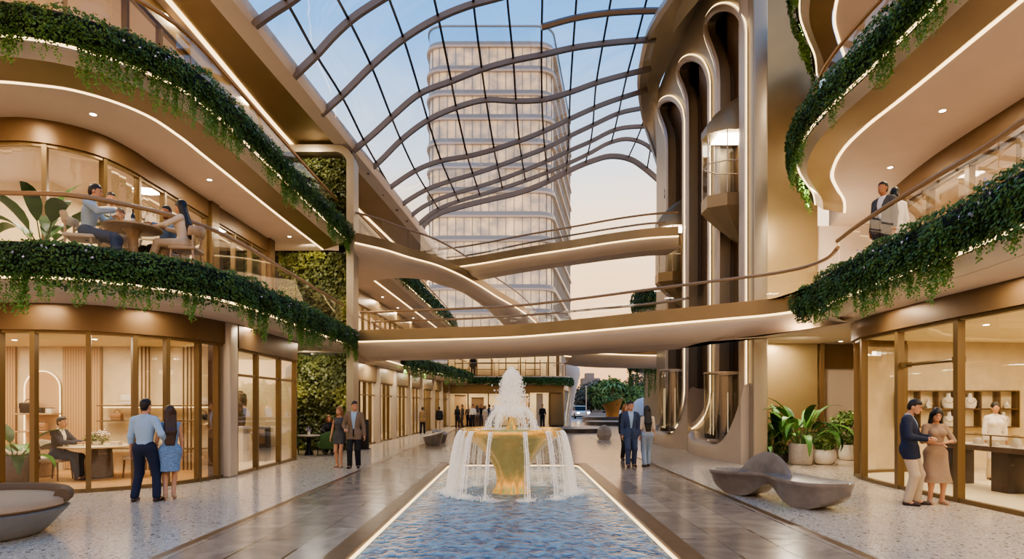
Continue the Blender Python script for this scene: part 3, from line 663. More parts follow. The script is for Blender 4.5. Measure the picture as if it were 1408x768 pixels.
# lift cabs
def cab(loc, rz, label, s=1.):
    c = empty('lift_cab', loc, rz, label=label, cat='lift')
    hexa = [(-.62, .75), (-.62, -.35), (-.3, -.85), (.3, -.85), (.62, -.35), (.62, .75)]
    def rg(sc, z, sh=0, zt=None): return [(x*sc*s, (y*sc+sh)*s, (z + (zt or 0)*(y))*s) for x, y in hexa]
    MB().rings([rg(1., .0), rg(1., 1.95)], True).build('glass_body', M_glassr, c, smooth=0)
    MB().rings([rg(.95, -.02), rg(1.04, -.02), rg(1.04, -.4), rg(.75, -.8, .1), rg(.25, -1.35, .3), rg(.05, -1.5, .4)], True, True).build('faceted_belly', M_bronze, c, smooth=20)
    MB().rings([rg(.95, 1.95), rg(1.04, 1.93), rg(1.04, 2.2), rg(.86, 2.55, .1), rg(.55, 2.95, .3), rg(.22, 3.3, .5), rg(.05, 3.4, .6)], True, True).build('domed_roof', M_bronze, c, smooth=40)
    MB().box((0, -.1*s, 1.9*s), (.8*s, .9*s, .04)).build('ceiling_light', emat('lift_light', (1, .85, .6), 9), c, smooth=0)
    MB().box((0, .72*s, .97*s), (1.2*s, .05, 1.9*s)).build('back_panel', M_bronze, c, smooth=0)
    MB().tube([(-.58*s, .5*s, 1*s), (-.58*s, -.33*s, 1*s), (-.28*s, -.8*s, 1*s), (.28*s, -.8*s, 1*s), (.58*s, -.33*s, 1*s), (.58*s, .5*s, 1*s)], .022, 6).build('handrail', M_champl, c)
    for x, y in hexa: MB().tube([(x*s, y*s, 0), (x*s, y*s, 1.95*s)], .018, 5).build('mullion', M_champl, c)
    return c
cab((6.62, 18.75, 7.9), -PI/2, 'glass lift car with faceted metal belly, higher one in the nearest shaft', .95)
cab((6.7, 25.3, 7.0), -PI/2, 'glass lift car in the farthest shaft, by the end of the upper footbridge', .95)
# ------------------------------------------------------------------ glass roof
ZS = 1365/640.
ribs = [
 (12.7, None),
 (15.2, [(60, 70), (110, 35), (165, 0), (260, -75), (400, -165), (600, -250), (800, -300), (1000, -325), (1150, -330), (1300, -320)]),
 (17.6, [(175, 222), (240, 160), (300, 95), (350, 50), (425, 0), (520, -55), (650, -115), (800, -155), (950, -180), (1100, -188), (1290, -185)]),
 (19.9, [(255, 333), (320, 275), (405, 190), (500, 110), (600, 50), (700, 10), (760, -6), (850, -30), (1000, -60), (1150, -75), (1290, -75)]),
 (22.7, [(350, 440), (405, 395), (465, 340), (550, 270), (640, 235), (730, 200), (820, 175), (905, 158), (1000, 137), (1085, 125), (1240, 111)]),
 (24.9, [(390, 505), (430, 470), (490, 410), (570, 350), (655, 312), (740, 290), (825, 293), (905, 290), (990, 267), (1065, 240), (1155, 215), (1225, 198)]),
 (27.4, [(435, 567), (480, 533), (540, 495), (605, 470), (690, 455), (770, 434), (840, 410), (920, 378), (1000, 340), (1080, 305), (1215, 260)]),
 (29.5, [(475, 612), (520, 580), (570, 552), (640, 527), (705, 508), (775, 485), (850, 457), (920, 430), (990, 395), (1060, 362), (1130, 330), (1225, 310)]),
 (31.3, [(505, 645), (545, 612), (590, 587), (660, 562), (720, 545), (790, 522), (860, 495), (920, 470), (985, 440), (1050, 412), (1120, 378), (1240, 366)]),
 (33.0, [(528, 672), (560, 640), (600, 612), (660, 588), (740, 565), (860, 526), (940, 495), (1050, 445), (1100, 418), (1160, 405), (1210, 420), (1250, 455)]),
 (34.6, [(545, 695), (560, 655), (600, 625), (660, 605), (740, 585), (860, 555), (920, 530), (960, 510), (1050, 470), (1105, 455), (1170, 465), (1215, 495), (1250, 525)]),
]
def zpx(p): return (320+p[0]/ZS, p[1]/ZS)
RIB = []
for D, P in ribs:
    if P is None: RIB.append(None); continue
    RIB.append([gd(*zpx(p), D) for p in cr(P, 6)])
RIB[0] = [(p[0]-.15, 12.7, p[2]-.0) for p in RIB[1]]
roof = empty('ceiling', (0, 12.7, 11.), label='great undulating glass roof on curved metal ribs above the atrium', cat='glass roof', kind='structure')
def RP(mb, nm, m, sm=40):
    o = mb.build(nm, m, None, smooth=sm); o.data.transform(Matrix.Translation((0, -12.7, -11.))); o.parent = roof; return o
M_rib = mat('rib_metal', '7D7165', .4, .4)
NS = 44
def rs(P, n): 
    P = np.array(P); x = P[:, 0]; s = np.linspace(x[0], x[-1], n); return np.c_[s, np.interp(s, x, P[:, 1]), np.interp(s, x, P[:, 2])]
for i, P in enumerate(RIB):
    w = .12 if i < len(RIB)-1 else .17
    Q = rs(P, 60); rings = []
    for j, p in enumerate(Q):
        a = Q[max(j-1, 0)]; b = Q[min(j+1, 59)]; t = (b-a)/np.linalg.norm(b-a); nx, nz = -t[2], t[0]
        if i == len(RIB)-2 and False: pass
        rings.append([(p[0]-nx*w*1.1, p[1]-w*.6, p[2]-nz*w*1.1), (p[0]+nx*w*.4, p[1]-w*.6, p[2]+nz*w*.4), (p[0]+nx*w*.4, p[1]+w*.6, p[2]+nz*w*.4), (p[0]-nx*w*1.1, p[1]+w*.6, p[2]-nz*w*1.1)])
    RP(MB().rings(rings, True, True), 'roof_rib', M_rib, 30)
# partial rib towards the right
P = [gd(*zpx(p), 21.3) for p in cr([(905, 80), (1000, 54), (1105, 38), (1180, 33), (1275, 31)], 6)]
RP(MB().tube(P, .11, 6), 'roof_rib', M_rib)
G = np.array([rs(P, NS) for P in RIB])
RP(MB().rings([[tuple(G[i, j]+np.array([0, 0, .07])) for j in range(NS)] for i in range(len(RIB))], False), 'glazing', M_glassroof, 60)
lon = [[(60, -150), (155, 0), (243, 158), (322, 285), (385, 412), (460, 545), (512, 640), (530, 675)],
 [(200, -200), (310, 0), (405, 190), (462, 335), (530, 490), (605, 615)], [(380, -230), (460, 0), (500, 110), (550, 275), (605, 455), (668, 602)],
 [(545, -250), (590, 0), (605, 60), (640, 235), (680, 430), (730, 587)], [(690, -260), (705, 0), (730, 200), (765, 430), (795, 571)],
 [(795, -300), (805, 0), (823, 180), (840, 410), (862, 554)], [(905, -300), (908, 0), (905, 160), (912, 400), (925, 528)],
 [(1030, -300), (1008, 0), (990, 260), (983, 440), (978, 502)], [(1160, -320), (1110, 0), (1065, 250), (1050, 412), (1035, 476)], [(1280, -320), (1215, 0), (1155, 225), (1120, 380), (1100, 455)],
 [(1290, 40), (1235, 200), (1200, 370), (1160, 462)], [(1260, 250), (1235, 380), (1215, 495)]]
def isect(A, B):
    for i in range(len(A)-1):
        for j in range(len(B)-1):
            p = np.array(A[i]); r = np.array(A[i+1])-p; q = np.array(B[j]); s = np.array(B[j+1])-q
            den = r[0]*s[1]-r[1]*s[0]
            if abs(den) < 1e-9: continue
            t = ((q-p)[0]*s[1]-(q-p)[1]*s[0])/den; u = ((q-p)[0]*r[1]-(q-p)[1]*r[0])/den
            if -.001 <= t <= 1.001 and -.001 <= u <= 1.001: return p+r*t
    return None
for Lq in lon:
    LL = cr(Lq, 8); pts = []
    for (D, P), R in zip(ribs, RIB):
        if P is None: continue
        x = isect(LL, cr(P, 6))
        if x is not None: pts.append(gd(*zpx(x), D))
    if len(pts) < 2: continue
    if pts[0][1] < 16: pts.insert(0, (pts[0][0]-.1, 12.7, pts[0][2]))
    RP(MB().tube(cr(pts, 4), .04, 5), 'glazing_bar', M_black)
# ------------------------------------------------------------------ tower and outdoors
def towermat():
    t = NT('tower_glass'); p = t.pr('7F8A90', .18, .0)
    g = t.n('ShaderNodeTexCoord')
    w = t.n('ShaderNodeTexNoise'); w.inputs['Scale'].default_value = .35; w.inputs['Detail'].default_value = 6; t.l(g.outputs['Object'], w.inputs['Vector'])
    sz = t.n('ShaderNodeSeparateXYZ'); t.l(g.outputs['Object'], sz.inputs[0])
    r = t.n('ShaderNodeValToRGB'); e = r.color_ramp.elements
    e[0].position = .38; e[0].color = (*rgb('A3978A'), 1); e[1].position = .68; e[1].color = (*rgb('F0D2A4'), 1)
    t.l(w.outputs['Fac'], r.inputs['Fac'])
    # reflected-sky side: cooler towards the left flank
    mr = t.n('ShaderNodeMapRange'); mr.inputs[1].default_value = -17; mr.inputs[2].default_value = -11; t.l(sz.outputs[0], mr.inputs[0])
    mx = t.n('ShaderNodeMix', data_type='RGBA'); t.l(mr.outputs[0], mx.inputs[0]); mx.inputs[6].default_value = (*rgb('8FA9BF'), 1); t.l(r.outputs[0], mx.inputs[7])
    t.l(mx.outputs[2], p.inputs['Base Color']); t.l(mx.outputs[2], p.inputs['Emission Color']); p.inputs['Emission Strength'].default_value = .46  # glow added to the whole facade so it looks lighter and hazier
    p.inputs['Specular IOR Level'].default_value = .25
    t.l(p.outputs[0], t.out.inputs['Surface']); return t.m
M_tower = towermat()
def roundpoly(P, R, n=6):
    out = []
    for i in range(len(P)):
        a = np.array(P[i-1], float); b = np.array(P[i], float); c = np.array(P[(i+1) % len(P)], float); r = R[i]
        p = b+(a-b)/np.linalg.norm(a-b)*r; q = b+(c-b)/np.linalg.norm(c-b)*r
        for k in range(n+1):
            t = k/n; out.append(tuple((1-t)**2*p+2*t*(1-t)*b+t*t*q))
    return out
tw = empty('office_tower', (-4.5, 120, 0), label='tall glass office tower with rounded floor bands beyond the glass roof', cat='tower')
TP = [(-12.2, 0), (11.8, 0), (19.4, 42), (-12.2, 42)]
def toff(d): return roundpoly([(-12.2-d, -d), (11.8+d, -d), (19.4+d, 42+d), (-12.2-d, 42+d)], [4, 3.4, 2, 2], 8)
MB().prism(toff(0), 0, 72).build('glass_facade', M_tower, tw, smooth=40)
MB().rings([[(*p, 71.8) for p in toff(.1)], [(*p, 75) for p in toff(.1)]], True).build('roof_screen', glassmat('screen_glass', (.72, .82, .86), .3), tw, smooth=40)
MB().rings([[(*p, z_) for p in toff(o_)] for o_, z_ in ((.1, 74.8), (.35, 74.8), (.35, 75.1), (.1, 75.1))], True).build('roof_rail', mat('tower_rail', '8A949A', .4), tw, smooth=40)
M_band = mat('tower_band', 'C6BBA9', .4, .0); M_bandd = mat('tower_band_blue', '8B959B', .3, .0)
for k in range(15):
    z = 71.2-4.7*k
    if z < 2: break
    MB().prism(toff(.55), z-.4, z+.0).build('floor_band', M_band, tw, smooth=40)
    MB().rings([[(*p, z+.02) for p in toff(.3)], [(*p, z+.8) for p in toff(.3)]], True).build('spandrel', M_bandd, tw, smooth=40)
mb = MB(); pt = toff(.12); Lp = plen(pt+pt[:1])
for s in np.arange(0, Lp, 1.62):
    p, a = at_len(pt+pt[:1], s); mb.box((p[0], p[1], 36), (.12, .2, 72), a)
mb.build('mullions', mat('tower_mullion', '8D9296', .4, .3), tw, smooth=0)

wall('wall_back', [(-60, 200), (60, 200)], -1, 2, M_fascia, 'distant low boundary wall')
MB().add([(-150, 62, -.02), (150, 62, -.02), (150, 320, -.02), (-150, 320, -.02)], [(0, 1, 2, 3)]).build('ground', mat('outdoor_paving', 'A59A8E', .6, noise=.1, nscale=.5), smooth=0, label='pale paved ground outside beyond the garden', cat='ground', kind='structure')
MB().add([(4.2, 62, -.02), (60, 62, -.02), (60, 30, -.02), (16, 30, -.02)], [(0, 1, 2, 3)]).build('ground', MATS['outdoor_paving'], smooth=0, label='paving beside the right building', cat='ground', kind='structure')
fb = empty('apartment_block', (18.6, 150, 0), label='small grey flat-roofed building far behind the trees', cat='building')
mb = MB(); mb.box((0, 0, 4.), (4.2, 5, 8.0)); mb.box((2.6, 0, 3.7), (2.4, 5, 7.2)); mb.build('block', mat('grey_render', '9A938C', .8), fb, smooth=0)
mb = MB(); mb.box((-.2, 0, 8.6), (2.0, 3, 1.3)); mb.build('roof_house', mat('grey_render2', 'A39B93', .8), fb, smooth=0)
for k in range(3):
    for j in range(4): MB().box((-1.6+j*1.05, -2.52, 2.2+k*2), (.6, .06, .8)).build('window', mat('far_window', '6D6C6C', .4), fb, smooth=0)
# ------------------------------------------------------------------ sky, lights, camera
W = bpy.data.worlds.new('World'); SC.world = W; W.use_nodes = True; nt = W.node_tree; nt.nodes.clear()
o = nt.nodes.new('ShaderNodeOutputWorld'); bg = nt.nodes.new('ShaderNodeBackground'); tc = nt.nodes.new('ShaderNodeTexCoord')
sx = nt.nodes.new('ShaderNodeSeparateXYZ'); nt.links.new(tc.outputs['Generated'], sx.inputs[0])
ra = nt.nodes.new('ShaderNodeValToRGB'); nt.links.new(sx.outputs[2], ra.inputs['Fac'])
E = ra.color_ramp.elements
def stop(pos, h):
    e = E.new(pos); e.color = (*rgb(h), 1)
E[0].position = 0.; E[0].color = (*rgb('E3AE80'), 1); E[1].position = 1.; E[1].color = (*rgb('4F86C6'), 1)
stop(.1, 'F8C48E'); stop(.2, 'FFD6A6'); stop(.29, 'FFE2C2'); stop(.37, 'CFD8E4'); stop(.5, '78AEE6'); stop(.65, '4A90DE')
nz = nt.nodes.new('ShaderNodeTexNoise'); nz.inputs['Scale'].default_value = 2.2; nz.inputs['Detail'].default_value = 6
mpn = nt.nodes.new('ShaderNodeMapping'); mpn.inputs['Scale'].default_value = (1, 1, 5); nt.links.new(tc.outputs['Generated'], mpn.inputs[0]); nt.links.new(mpn.outputs[0], nz.inputs['Vector'])
cl = nt.nodes.new('ShaderNodeMapRange'); cl.inputs[1].default_value = .5; cl.inputs[2].default_value = .8; cl.inputs[4].default_value = .22; nt.links.new(nz.outputs['Fac'], cl.inputs[0])
mixc = nt.nodes.new('ShaderNodeMix'); mixc.data_type = 'RGBA'; nt.links.new(cl.outputs[0], mixc.inputs[0]); nt.links.new(ra.outputs[0], mixc.inputs[6]); mixc.inputs[7].default_value = (*rgb('FFF0E2'), 1)
nt.links.new(mixc.outputs[2], bg.inputs['Color']); bg.inputs['Strength'].default_value = 1.3
nt.links.new(bg.outputs[0], o.inputs['Surface'])
def area(loc, size, power, col=(1, .85, .65), rot=(0, 0, 0), name='ceiling_or_fill_lamp', sy=None):
    l = bpy.data.lights.new(name, 'AREA'); l.energy = power; l.color = col; l.size = size
    if sy: l.shape = 'RECTANGLE'; l.size_y = sy
    o = bpy.data.objects.new(name, l); COL.objects.link(o); o.location = loc; o.rotation_euler = rot; return o
WARM = (1, .86, .66); WARM2 = (1, .86, .65)
# boutique, second boutique, jewellery shop
for x in (-13.5, -11, -8.8): area((x, 13.7, 3.08), 1.6, 52, WARM2)
area((-8.2, 17.0, 3.3), 1.6, 52, WARM2)
for x, y in ((9.2, 7), (9.4, 10), (9.6, 13.2), (12, 10), (12.2, 13.5)): area((x, y, 3.15), 1.6, 52, WARM2)
# dining terrace storey and upper storeys (inside the glazing)
for x, y in ((-12.5, 13.9), (-10.4, 14), (-9.9, 16.5), (-9.8, 19.5)): area((x, y, 6.95), 1.4, 52, WARM)
for x, y in ((-12.5, 13.9), (-10, 14.5), (-9.8, 18)): area((x, y, 10.8), 1.4, 60, WARM)
for y in (6.5, 10, 13.5, 16.5): area((10.8, y, 6.95), 1.4, 52, WARM)
for y in (8, 12, 16): area((10.8, y, 10.8), 1.4, 50, WARM)
# far left passage shops
for y in (25, 29, 33, 37, 41, 45): area((-7.0+(y-25)*.04, y, 3.2), 1.6, 52, WARM2)
for y in (25, 31, 37, 43): area((-8.9+(y-25)*.05, y, 7.0), 1.6, 90, WARM2); area((-8.9+(y-25)*.05, y, 10.8), 1.6, 50, WARM2)
for x in (-3.5, -.5, 2): area((x, 49.5, 3.05), 1.8, 70, WARM2); area((x, 49.8, 6.7), 1.6, 60, WARM2)
# soffit lights washing the walkways
for x, y in ((-8.6, 10.9), (-6.9, 11.9), (-6.2, 15), (-6.15, 19)): area((x, y, 3.5), .5, 16, WARM)
for x, y in ((-9, 11.2), (-7.4, 12.8), (-7.3, 16), (-7.2, 19.5)): area((x, y, 7.17), .5, 34, WARM)
for x, y in ((-8.8, 11.5), (-8.4, 15), (-8.4, 19)): area((x, y, 10.98), .5, 30, WARM)
for y in (6, 9, 12, 15): area((7.0, y, 3.5), .5, 24, WARM); area((8.1, y, 7.17), .5, 40, WARM); area((8.1, y, 11.0), .5, 30, WARM)
for y in (25, 29, 33, 37, 41): area((-5.5+(y-25)*.07, y, 3.28), .5, 26, WARM); area((-6.8, y, 7.17), .5, 30, WARM)
area((8.1, 18.2, 3.48), .4, 60, WARM); area((8.0, 16.7, 3.4), .3, 55, WARM2, (.35, 0, 0)); area((-7.2, 21.4, 3.45), .4, 50, WARM2, (.45, 0, 0)); area((-7.1, 21.3, 7.15), .4, 45, WARM2, (.45, 0, 0)); area((-7.2, 21.4, 10.7), .4, 40, WARM2, (.45, 0, 0)); area((8.3, 17.3, 4.3), .6, 70, WARM, (PI-.5, 0, 0), 'wall_fill_light'); area((8.0, 16.6, 7.6), .6, 90, WARM, (PI-.7, 0, 0), 'wall_fill_light'); area((7.9, 16.6, 11.9), .6, 90, WARM, (PI-.7, 0, 0), 'wall_fill_light'); area((8.2, 17.0, 7.1), .5, 60, WARM, (.6, 0, 0))  # upward lamps and tilted plant spot are added to brighten bronze wall and plants
cam = bpy.data.cameras.new('camera'); co = bpy.data.objects.new('camera', cam); COL.objects.link(co)
co.location = (0, 0, EYE); co.rotation_euler = (PI/2, 0, 0); cam.sensor_width = 36; cam.lens = F/1408*36
cam.shift_x = -2/1408; cam.shift_y = 172/1408; cam.clip_end = 600; cam.clip_start = .1
SC.camera = co
SC.view_settings.view_transform = 'AgX'; SC.view_settings.look = 'AgX - Medium High Contrast'; SC.view_settings.exposure = .68
SC.cycles.max_bounces = 7; SC.cycles.diffuse_bounces = 3; SC.cycles.glossy_bounces = 3; SC.cycles.transparent_max_bounces = 24; SC.cycles.transmission_bounces = 4
SC.cycles.sample_clamp_indirect = 4; SC.cycles.use_denoising = True; SC.cycles.caustics_reflective = False; SC.cycles.caustics_refractive = False
# ------------------------------------------------------------------ planting
M_leaf = leafmat('vine_leaf', '15301A', '6A9444', .5)
M_leaf2 = leafmat('trailing_leaf', '1F4619', '739C44', .5)
M_core_g = mat('foliage_core', '0D1C0C', .9)
M_leafw = leafmat('wall_leaf', '0E200E', 'A0A04E', .5)
M_leafb = leafmat('big_leaf', '16371A', '5B8A3C', .4)
M_leaft = leafmat('tree_leaf', '2A4420', '7E9A54', .6)
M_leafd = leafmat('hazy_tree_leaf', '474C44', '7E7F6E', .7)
M_flower = leafmat('pale_flower', '8C86A0', 'D8CFE0', .6)
M_bark = mat('bark', '54422F', .8, noise=.2, nscale=20)
M_soil = mat('soil', '2B2118', .95)
def vnoise(x, y, seed=0, f=1.):
    x = np.asarray(x)*f; y = np.asarray(y)*f
    xi = np.floor(x).astype(int); yi = np.floor(y).astype(int); u = x-xi; v = y-yi
    u = u*u*(3-2*u); v = v*v*(3-2*v)
    def h(a, b): return np.modf(np.abs(np.sin(a*127.1+b*311.7+seed*74.7)*43758.5453))[0]
    return (h(xi, yi)*(1-u)+h(xi+1, yi)*u)*(1-v)+(h(xi, yi+1)*(1-u)+h(xi+1, yi+1)*u)*v
def unit(a): return a/np.maximum(np.linalg.norm(a, axis=1, keepdims=True), 1e-9)
def leafquads(P, N, T, L, Wd):
    """diamond leaves: base P, normal N, direction T, length L, width Wd -> verts, faces"""
    B = unit(np.cross(N, T)); n = len(P); L = np.asarray(L).reshape(-1, 1); Wd = np.asarray(Wd).reshape(-1, 1)
    V = np.stack([P, P+T*L*.45+B*Wd*.5, P+T*L, P+T*L*.45-B*Wd*.5], 1).reshape(-1, 3)
    return V, np.arange(4*n)
def hanging(path, zled, label, n_per_m=1200, top=.6, lsz=.05, strand=.5, sdens=34, out=.2, flowers=0, seed=1, group=None):
    rng = np.random.default_rng(seed)
    base = (path[0][0], path[0][1], zled)
    root = empty('hanging_planter', base, label=label, cat='hanging plants', group=group)
    B0 = np.array(base)
    prof = np.array([(.3, top*.55), (.24, top*.82), (.1, top), (-.08, top*.97), (-out*.85, top*.8), (-out, top*.5), (-out*.9, top*.22), (-out*.5, -.03)])
    k = MB().sweep(resample(path, .4), [(o*.8+.02, z*.9+.03) for o, z in prof]+[(.2, .06)], 1, True)
    k.v = [(x-B0[0], y-B0[1], z) for x, y, z in k.v]; k.build('foliage_filler', M_core_g, root, smooth=60)  # dark green core added behind the leaves so gaps don't show through
    P = np.array(path)[:, :2]; d = np.r_[0, np.cumsum(np.linalg.norm(np.diff(P, axis=0), axis=1))]; Nn = np.array(normals(path)); Lt = d[-1]
    def at(s): return np.c_[np.interp(s, d, P[:, 0]), np.interp(s, d, P[:, 1])], np.c_[np.interp(s, d, Nn[:, 0]), np.interp(s, d, Nn[:, 1])]
    n = int(Lt*n_per_m); s = rng.random(n)*Lt; v = np.where(rng.random(n) < .7, rng.random(n)**.72, .72+.28*rng.random(n))
    t = np.linspace(0, 1, len(prof)); o = np.interp(v, t, prof[:, 0]); z = np.interp(v, t, prof[:, 1])
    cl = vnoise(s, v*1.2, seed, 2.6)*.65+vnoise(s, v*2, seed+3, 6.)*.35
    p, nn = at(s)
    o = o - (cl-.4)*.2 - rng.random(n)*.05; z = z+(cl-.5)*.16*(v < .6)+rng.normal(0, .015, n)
    low = np.clip((v-.8)/.2, 0, 1)**1.5; z = z - low*vnoise(s, s*0, seed+7, 3.)*.2
    X = np.c_[p[:, 0]+nn[:, 0]*o, p[:, 1]+nn[:, 1]*o, z]; X[:, :2] -= B0[:2]
    N = np.c_[-nn, np.full(n, .45)] + rng.normal(0, .55, (n, 3)); N = unit(N)
    T = np.c_[-nn*.35, np.full(n, -1.)]+rng.normal(0, .5, (n, 3)); T = unit(T - N*np.sum(N*T, 1, keepdims=True))
    L = lsz*(.75+rng.random(n)*.6)
    V, Fq = leafquads(X, N, T, L, L*.72)
    sh = np.clip(.12+.5*(cl-.25)+rng.random(n)*.28 + .12*(v < .45), 0, 1)  # shade painted in: inner leaves darker, top leaves lighter
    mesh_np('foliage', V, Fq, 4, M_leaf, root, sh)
    # trailing strands
    ns = int(Lt*sdens); ss = rng.random(ns)*Lt; g = vnoise(ss, ss*0, seed+11, 1.3)*.6+vnoise(ss, ss*0, seed+13, 4.)*.4
    keep = rng.random(ns) < np.clip((g-.3)*3.2, 0, 1); ss = ss[keep]; g = g[keep]
    if len(ss):
        ln = strand*(.2+1.5*np.clip(g-.25, 0, 1)+rng.random(len(ss))*.5)
        cnt = np.maximum(4, (ln/(lsz*.24)).astype(int)); idx = np.repeat(np.arange(len(ss)), cnt)
        u = np.concatenate([np.linspace(0, 1, c) for c in cnt]); n = len(idx)
        sv = ss[idx]+rng.normal(0, .012, n)+.03*np.sin(u*5+idx); p, nn = at(sv)
        o = -out*.55-.05*rng.random(n)+.02*np.sin(idx*3.1); z = .06-u*ln[idx]
        X = np.c_[p[:, 0]+nn[:, 0]*o, p[:, 1]+nn[:, 1]*o, z]; X[:, :2] -= B0[:2]
        N = unit(np.c_[-nn, np.full(n, .5)]+rng.normal(0, .7, (n, 3))); T = np.c_[rng.normal(0, .7, (n, 2)), np.full(n, -.7)]
        T = unit(T-N*np.sum(N*T, 1, keepdims=True)); L = lsz*(.75+.5*rng.random(n))*(1-.25*u)
        V, Fq = leafquads(X, N, T, L, L*.75)
        mesh_np('trailing_vines', V, Fq, 4, M_leaf2, root, np.clip(.15+.55*u+rng.random(n)*.3, 0, 1))
    if flowers:
        n = int(Lt*flowers); s = rng.random(n)*Lt; m = vnoise(s, s*0, seed+21, 1.1) > .62; s = s[m]; n = len(s)
        if n:
            p, nn = at(s); z = top*(.35+.55*rng.random(n)); o = -out-.06-.04*rng.random(n)
            X = np.c_[p[:, 0]+nn[:, 0]*o, p[:, 1]+nn[:, 1]*o, z]; X[:, :2] -= B0[:2]
            N = unit(np.c_[-nn, np.full(n, .4)]+rng.normal(0, .4, (n, 3))); T = unit(rng.normal(0, 1, (n, 3))); T = unit(T-N*np.sum(N*T, 1, keepdims=True))
            V, Fq = leafquads(X, N, T, np.full(n, .05), np.full(n, .045)); mesh_np('flowers', V, Fq, 4, M_flower, root, rng.random(n))['kind'] = 'stuff'
    return root
vis = lambda P, c: [p for p in P if c(p)]
hanging(vis(L2, lambda p: p[0] > -11), 3.72, 'trailing green plants along the left lower balcony below the diners', 1300, .6, .05, flowers=10, seed=1)
hanging(vis(L3, lambda p: p[0] > -11), 7.56, 'trailing green plants along the left upper balcony above the dining terrace', 1250, .55, .05, flowers=9, seed=2)
hanging(FB[-7:-1]+vis(R2, lambda p: p[1] > 5), 3.72, 'trailing green plants along the right balcony above the jewellery shop', 1500, .66, .05, .42, flowers=12, seed=3)
hanging(vis(R3, lambda p: p[1] > 6), 7.56, 'trailing green plants along the right upper balcony', 1250, .6, .052, seed=4, flowers=8)
hanging(vis(R4, lambda p: p[1] > 11), 11.42, 'trailing green plants high on the topmost right balcony beside the lift wall', 700, .7, .065, seed=5)
hanging(vis(FL2, lambda p: p[1] > 28.5), 3.5, 'trailing green plants over the left passage shops', 420, .6, .09, .5, 6, seed=6)
hanging(vis(FL3, lambda p: p[1] > 27), 7.55, 'trailing green plants on the far left upper walkway, seen below the sweeping walkway', 330, .75, .1, .3, 4, seed=7)
hanging(vis(EE, lambda p: p[0] > -4), 3.3, 'trimmed green planting along the end building balcony', 420, .42, .09, .25, 4, seed=8)
# distant right building with its planters
RE = resample(cr([(7.0, 36.5), (6.85, 35.2), (7.2, 34.3), (8.0, 33.9), (10, 33.8)], 6), .3)
r = balcony(RE, [(12, 38), (7.6, 38)], 3.75, 3.6, 4.2, 'far right pale balcony slab behind the lift shafts', 'balcony', [], [([(0, 4.25), (0, 3.6)], M_fascia, 'fascia')], inset=.05)
hanging(RE, 3.7, 'hanging green plants on the far right pale balcony beyond the lifts', 500, .7, .09, 1.3, 9, seed=9)
RE3 = [(p[0]+.2, p[1]) for p in RE]
r = balcony(RE3, [(12, 38), (7.8, 38)], 7.0, 6.6, 7.5, 'far right rounded upper balcony behind the lift shafts', 'balcony', [], [([(0, 7.5), (0, 6.9), (.4, 6.5)], M_fascia, 'fascia')], inset=.4)
hanging(RE3, 7.1, 'rounded green planting on the far right upper balcony', 500, 1.0, .1, .4, 5, seed=10)
mb = MB(); mb.prism([(8.0, 34.6), (12, 34.6), (12, 38), (8.0, 38)], 0, 3.6); structure(mb, 'wall_right', M_champ, 'pale side wall of the far right building', 'wall')
# living wall panels
def living(x0, x1, z0, z1, label, seed, y=22.6):
    rng = np.random.default_rng(seed); W_, H_ = x1-x0, z1-z0; n = int(W_*H_*520)
    root = empty('living_wall', ((x0+x1)/2, y, z0), label=label, cat='living wall')
    MB().box((0, .06, H_/2), (W_, .08, H_)).build('backing', M_core_g, root, smooth=0)
    x = (rng.random(n)-.5)*W_; z = rng.random(n)*H_
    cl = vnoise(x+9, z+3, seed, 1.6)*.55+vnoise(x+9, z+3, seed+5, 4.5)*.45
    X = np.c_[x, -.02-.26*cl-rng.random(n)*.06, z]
    N = unit(np.c_[np.zeros(n), -np.ones(n), np.full(n, .35)]+rng.normal(0, .5, (n, 3))); T = unit(rng.normal(0, .8, (n, 3))+np.array([0, 0, -.7])); T = unit(T-N*np.sum(N*T, 1, keepdims=True))
    L = (.07+.1*rng.random(n)); V, Fq = leafquads(X, N, T, L, L*.75)
    br = np.clip((vnoise(x+2, z+8, seed+2, .9)-.52)*3, 0, 1)*np.clip(cl*1.6-.35, 0, 1)  # bright patches coloured in as if spot-lit, strongest on raised clumps
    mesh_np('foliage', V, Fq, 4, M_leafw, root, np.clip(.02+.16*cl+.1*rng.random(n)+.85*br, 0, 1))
    return root
living(-8.4, -6.0, 0.0, 3.48, 'living wall of climbing plants at ground level behind the cafe seats', 31)
living(-8.5, -6.0, 4.15, 7.18, 'middle living wall panel beside the dining terrace', 32)
living(-8.2, -6.0, 7.95, 10.6, 'topmost living wall panel under the portal frame head', 33)

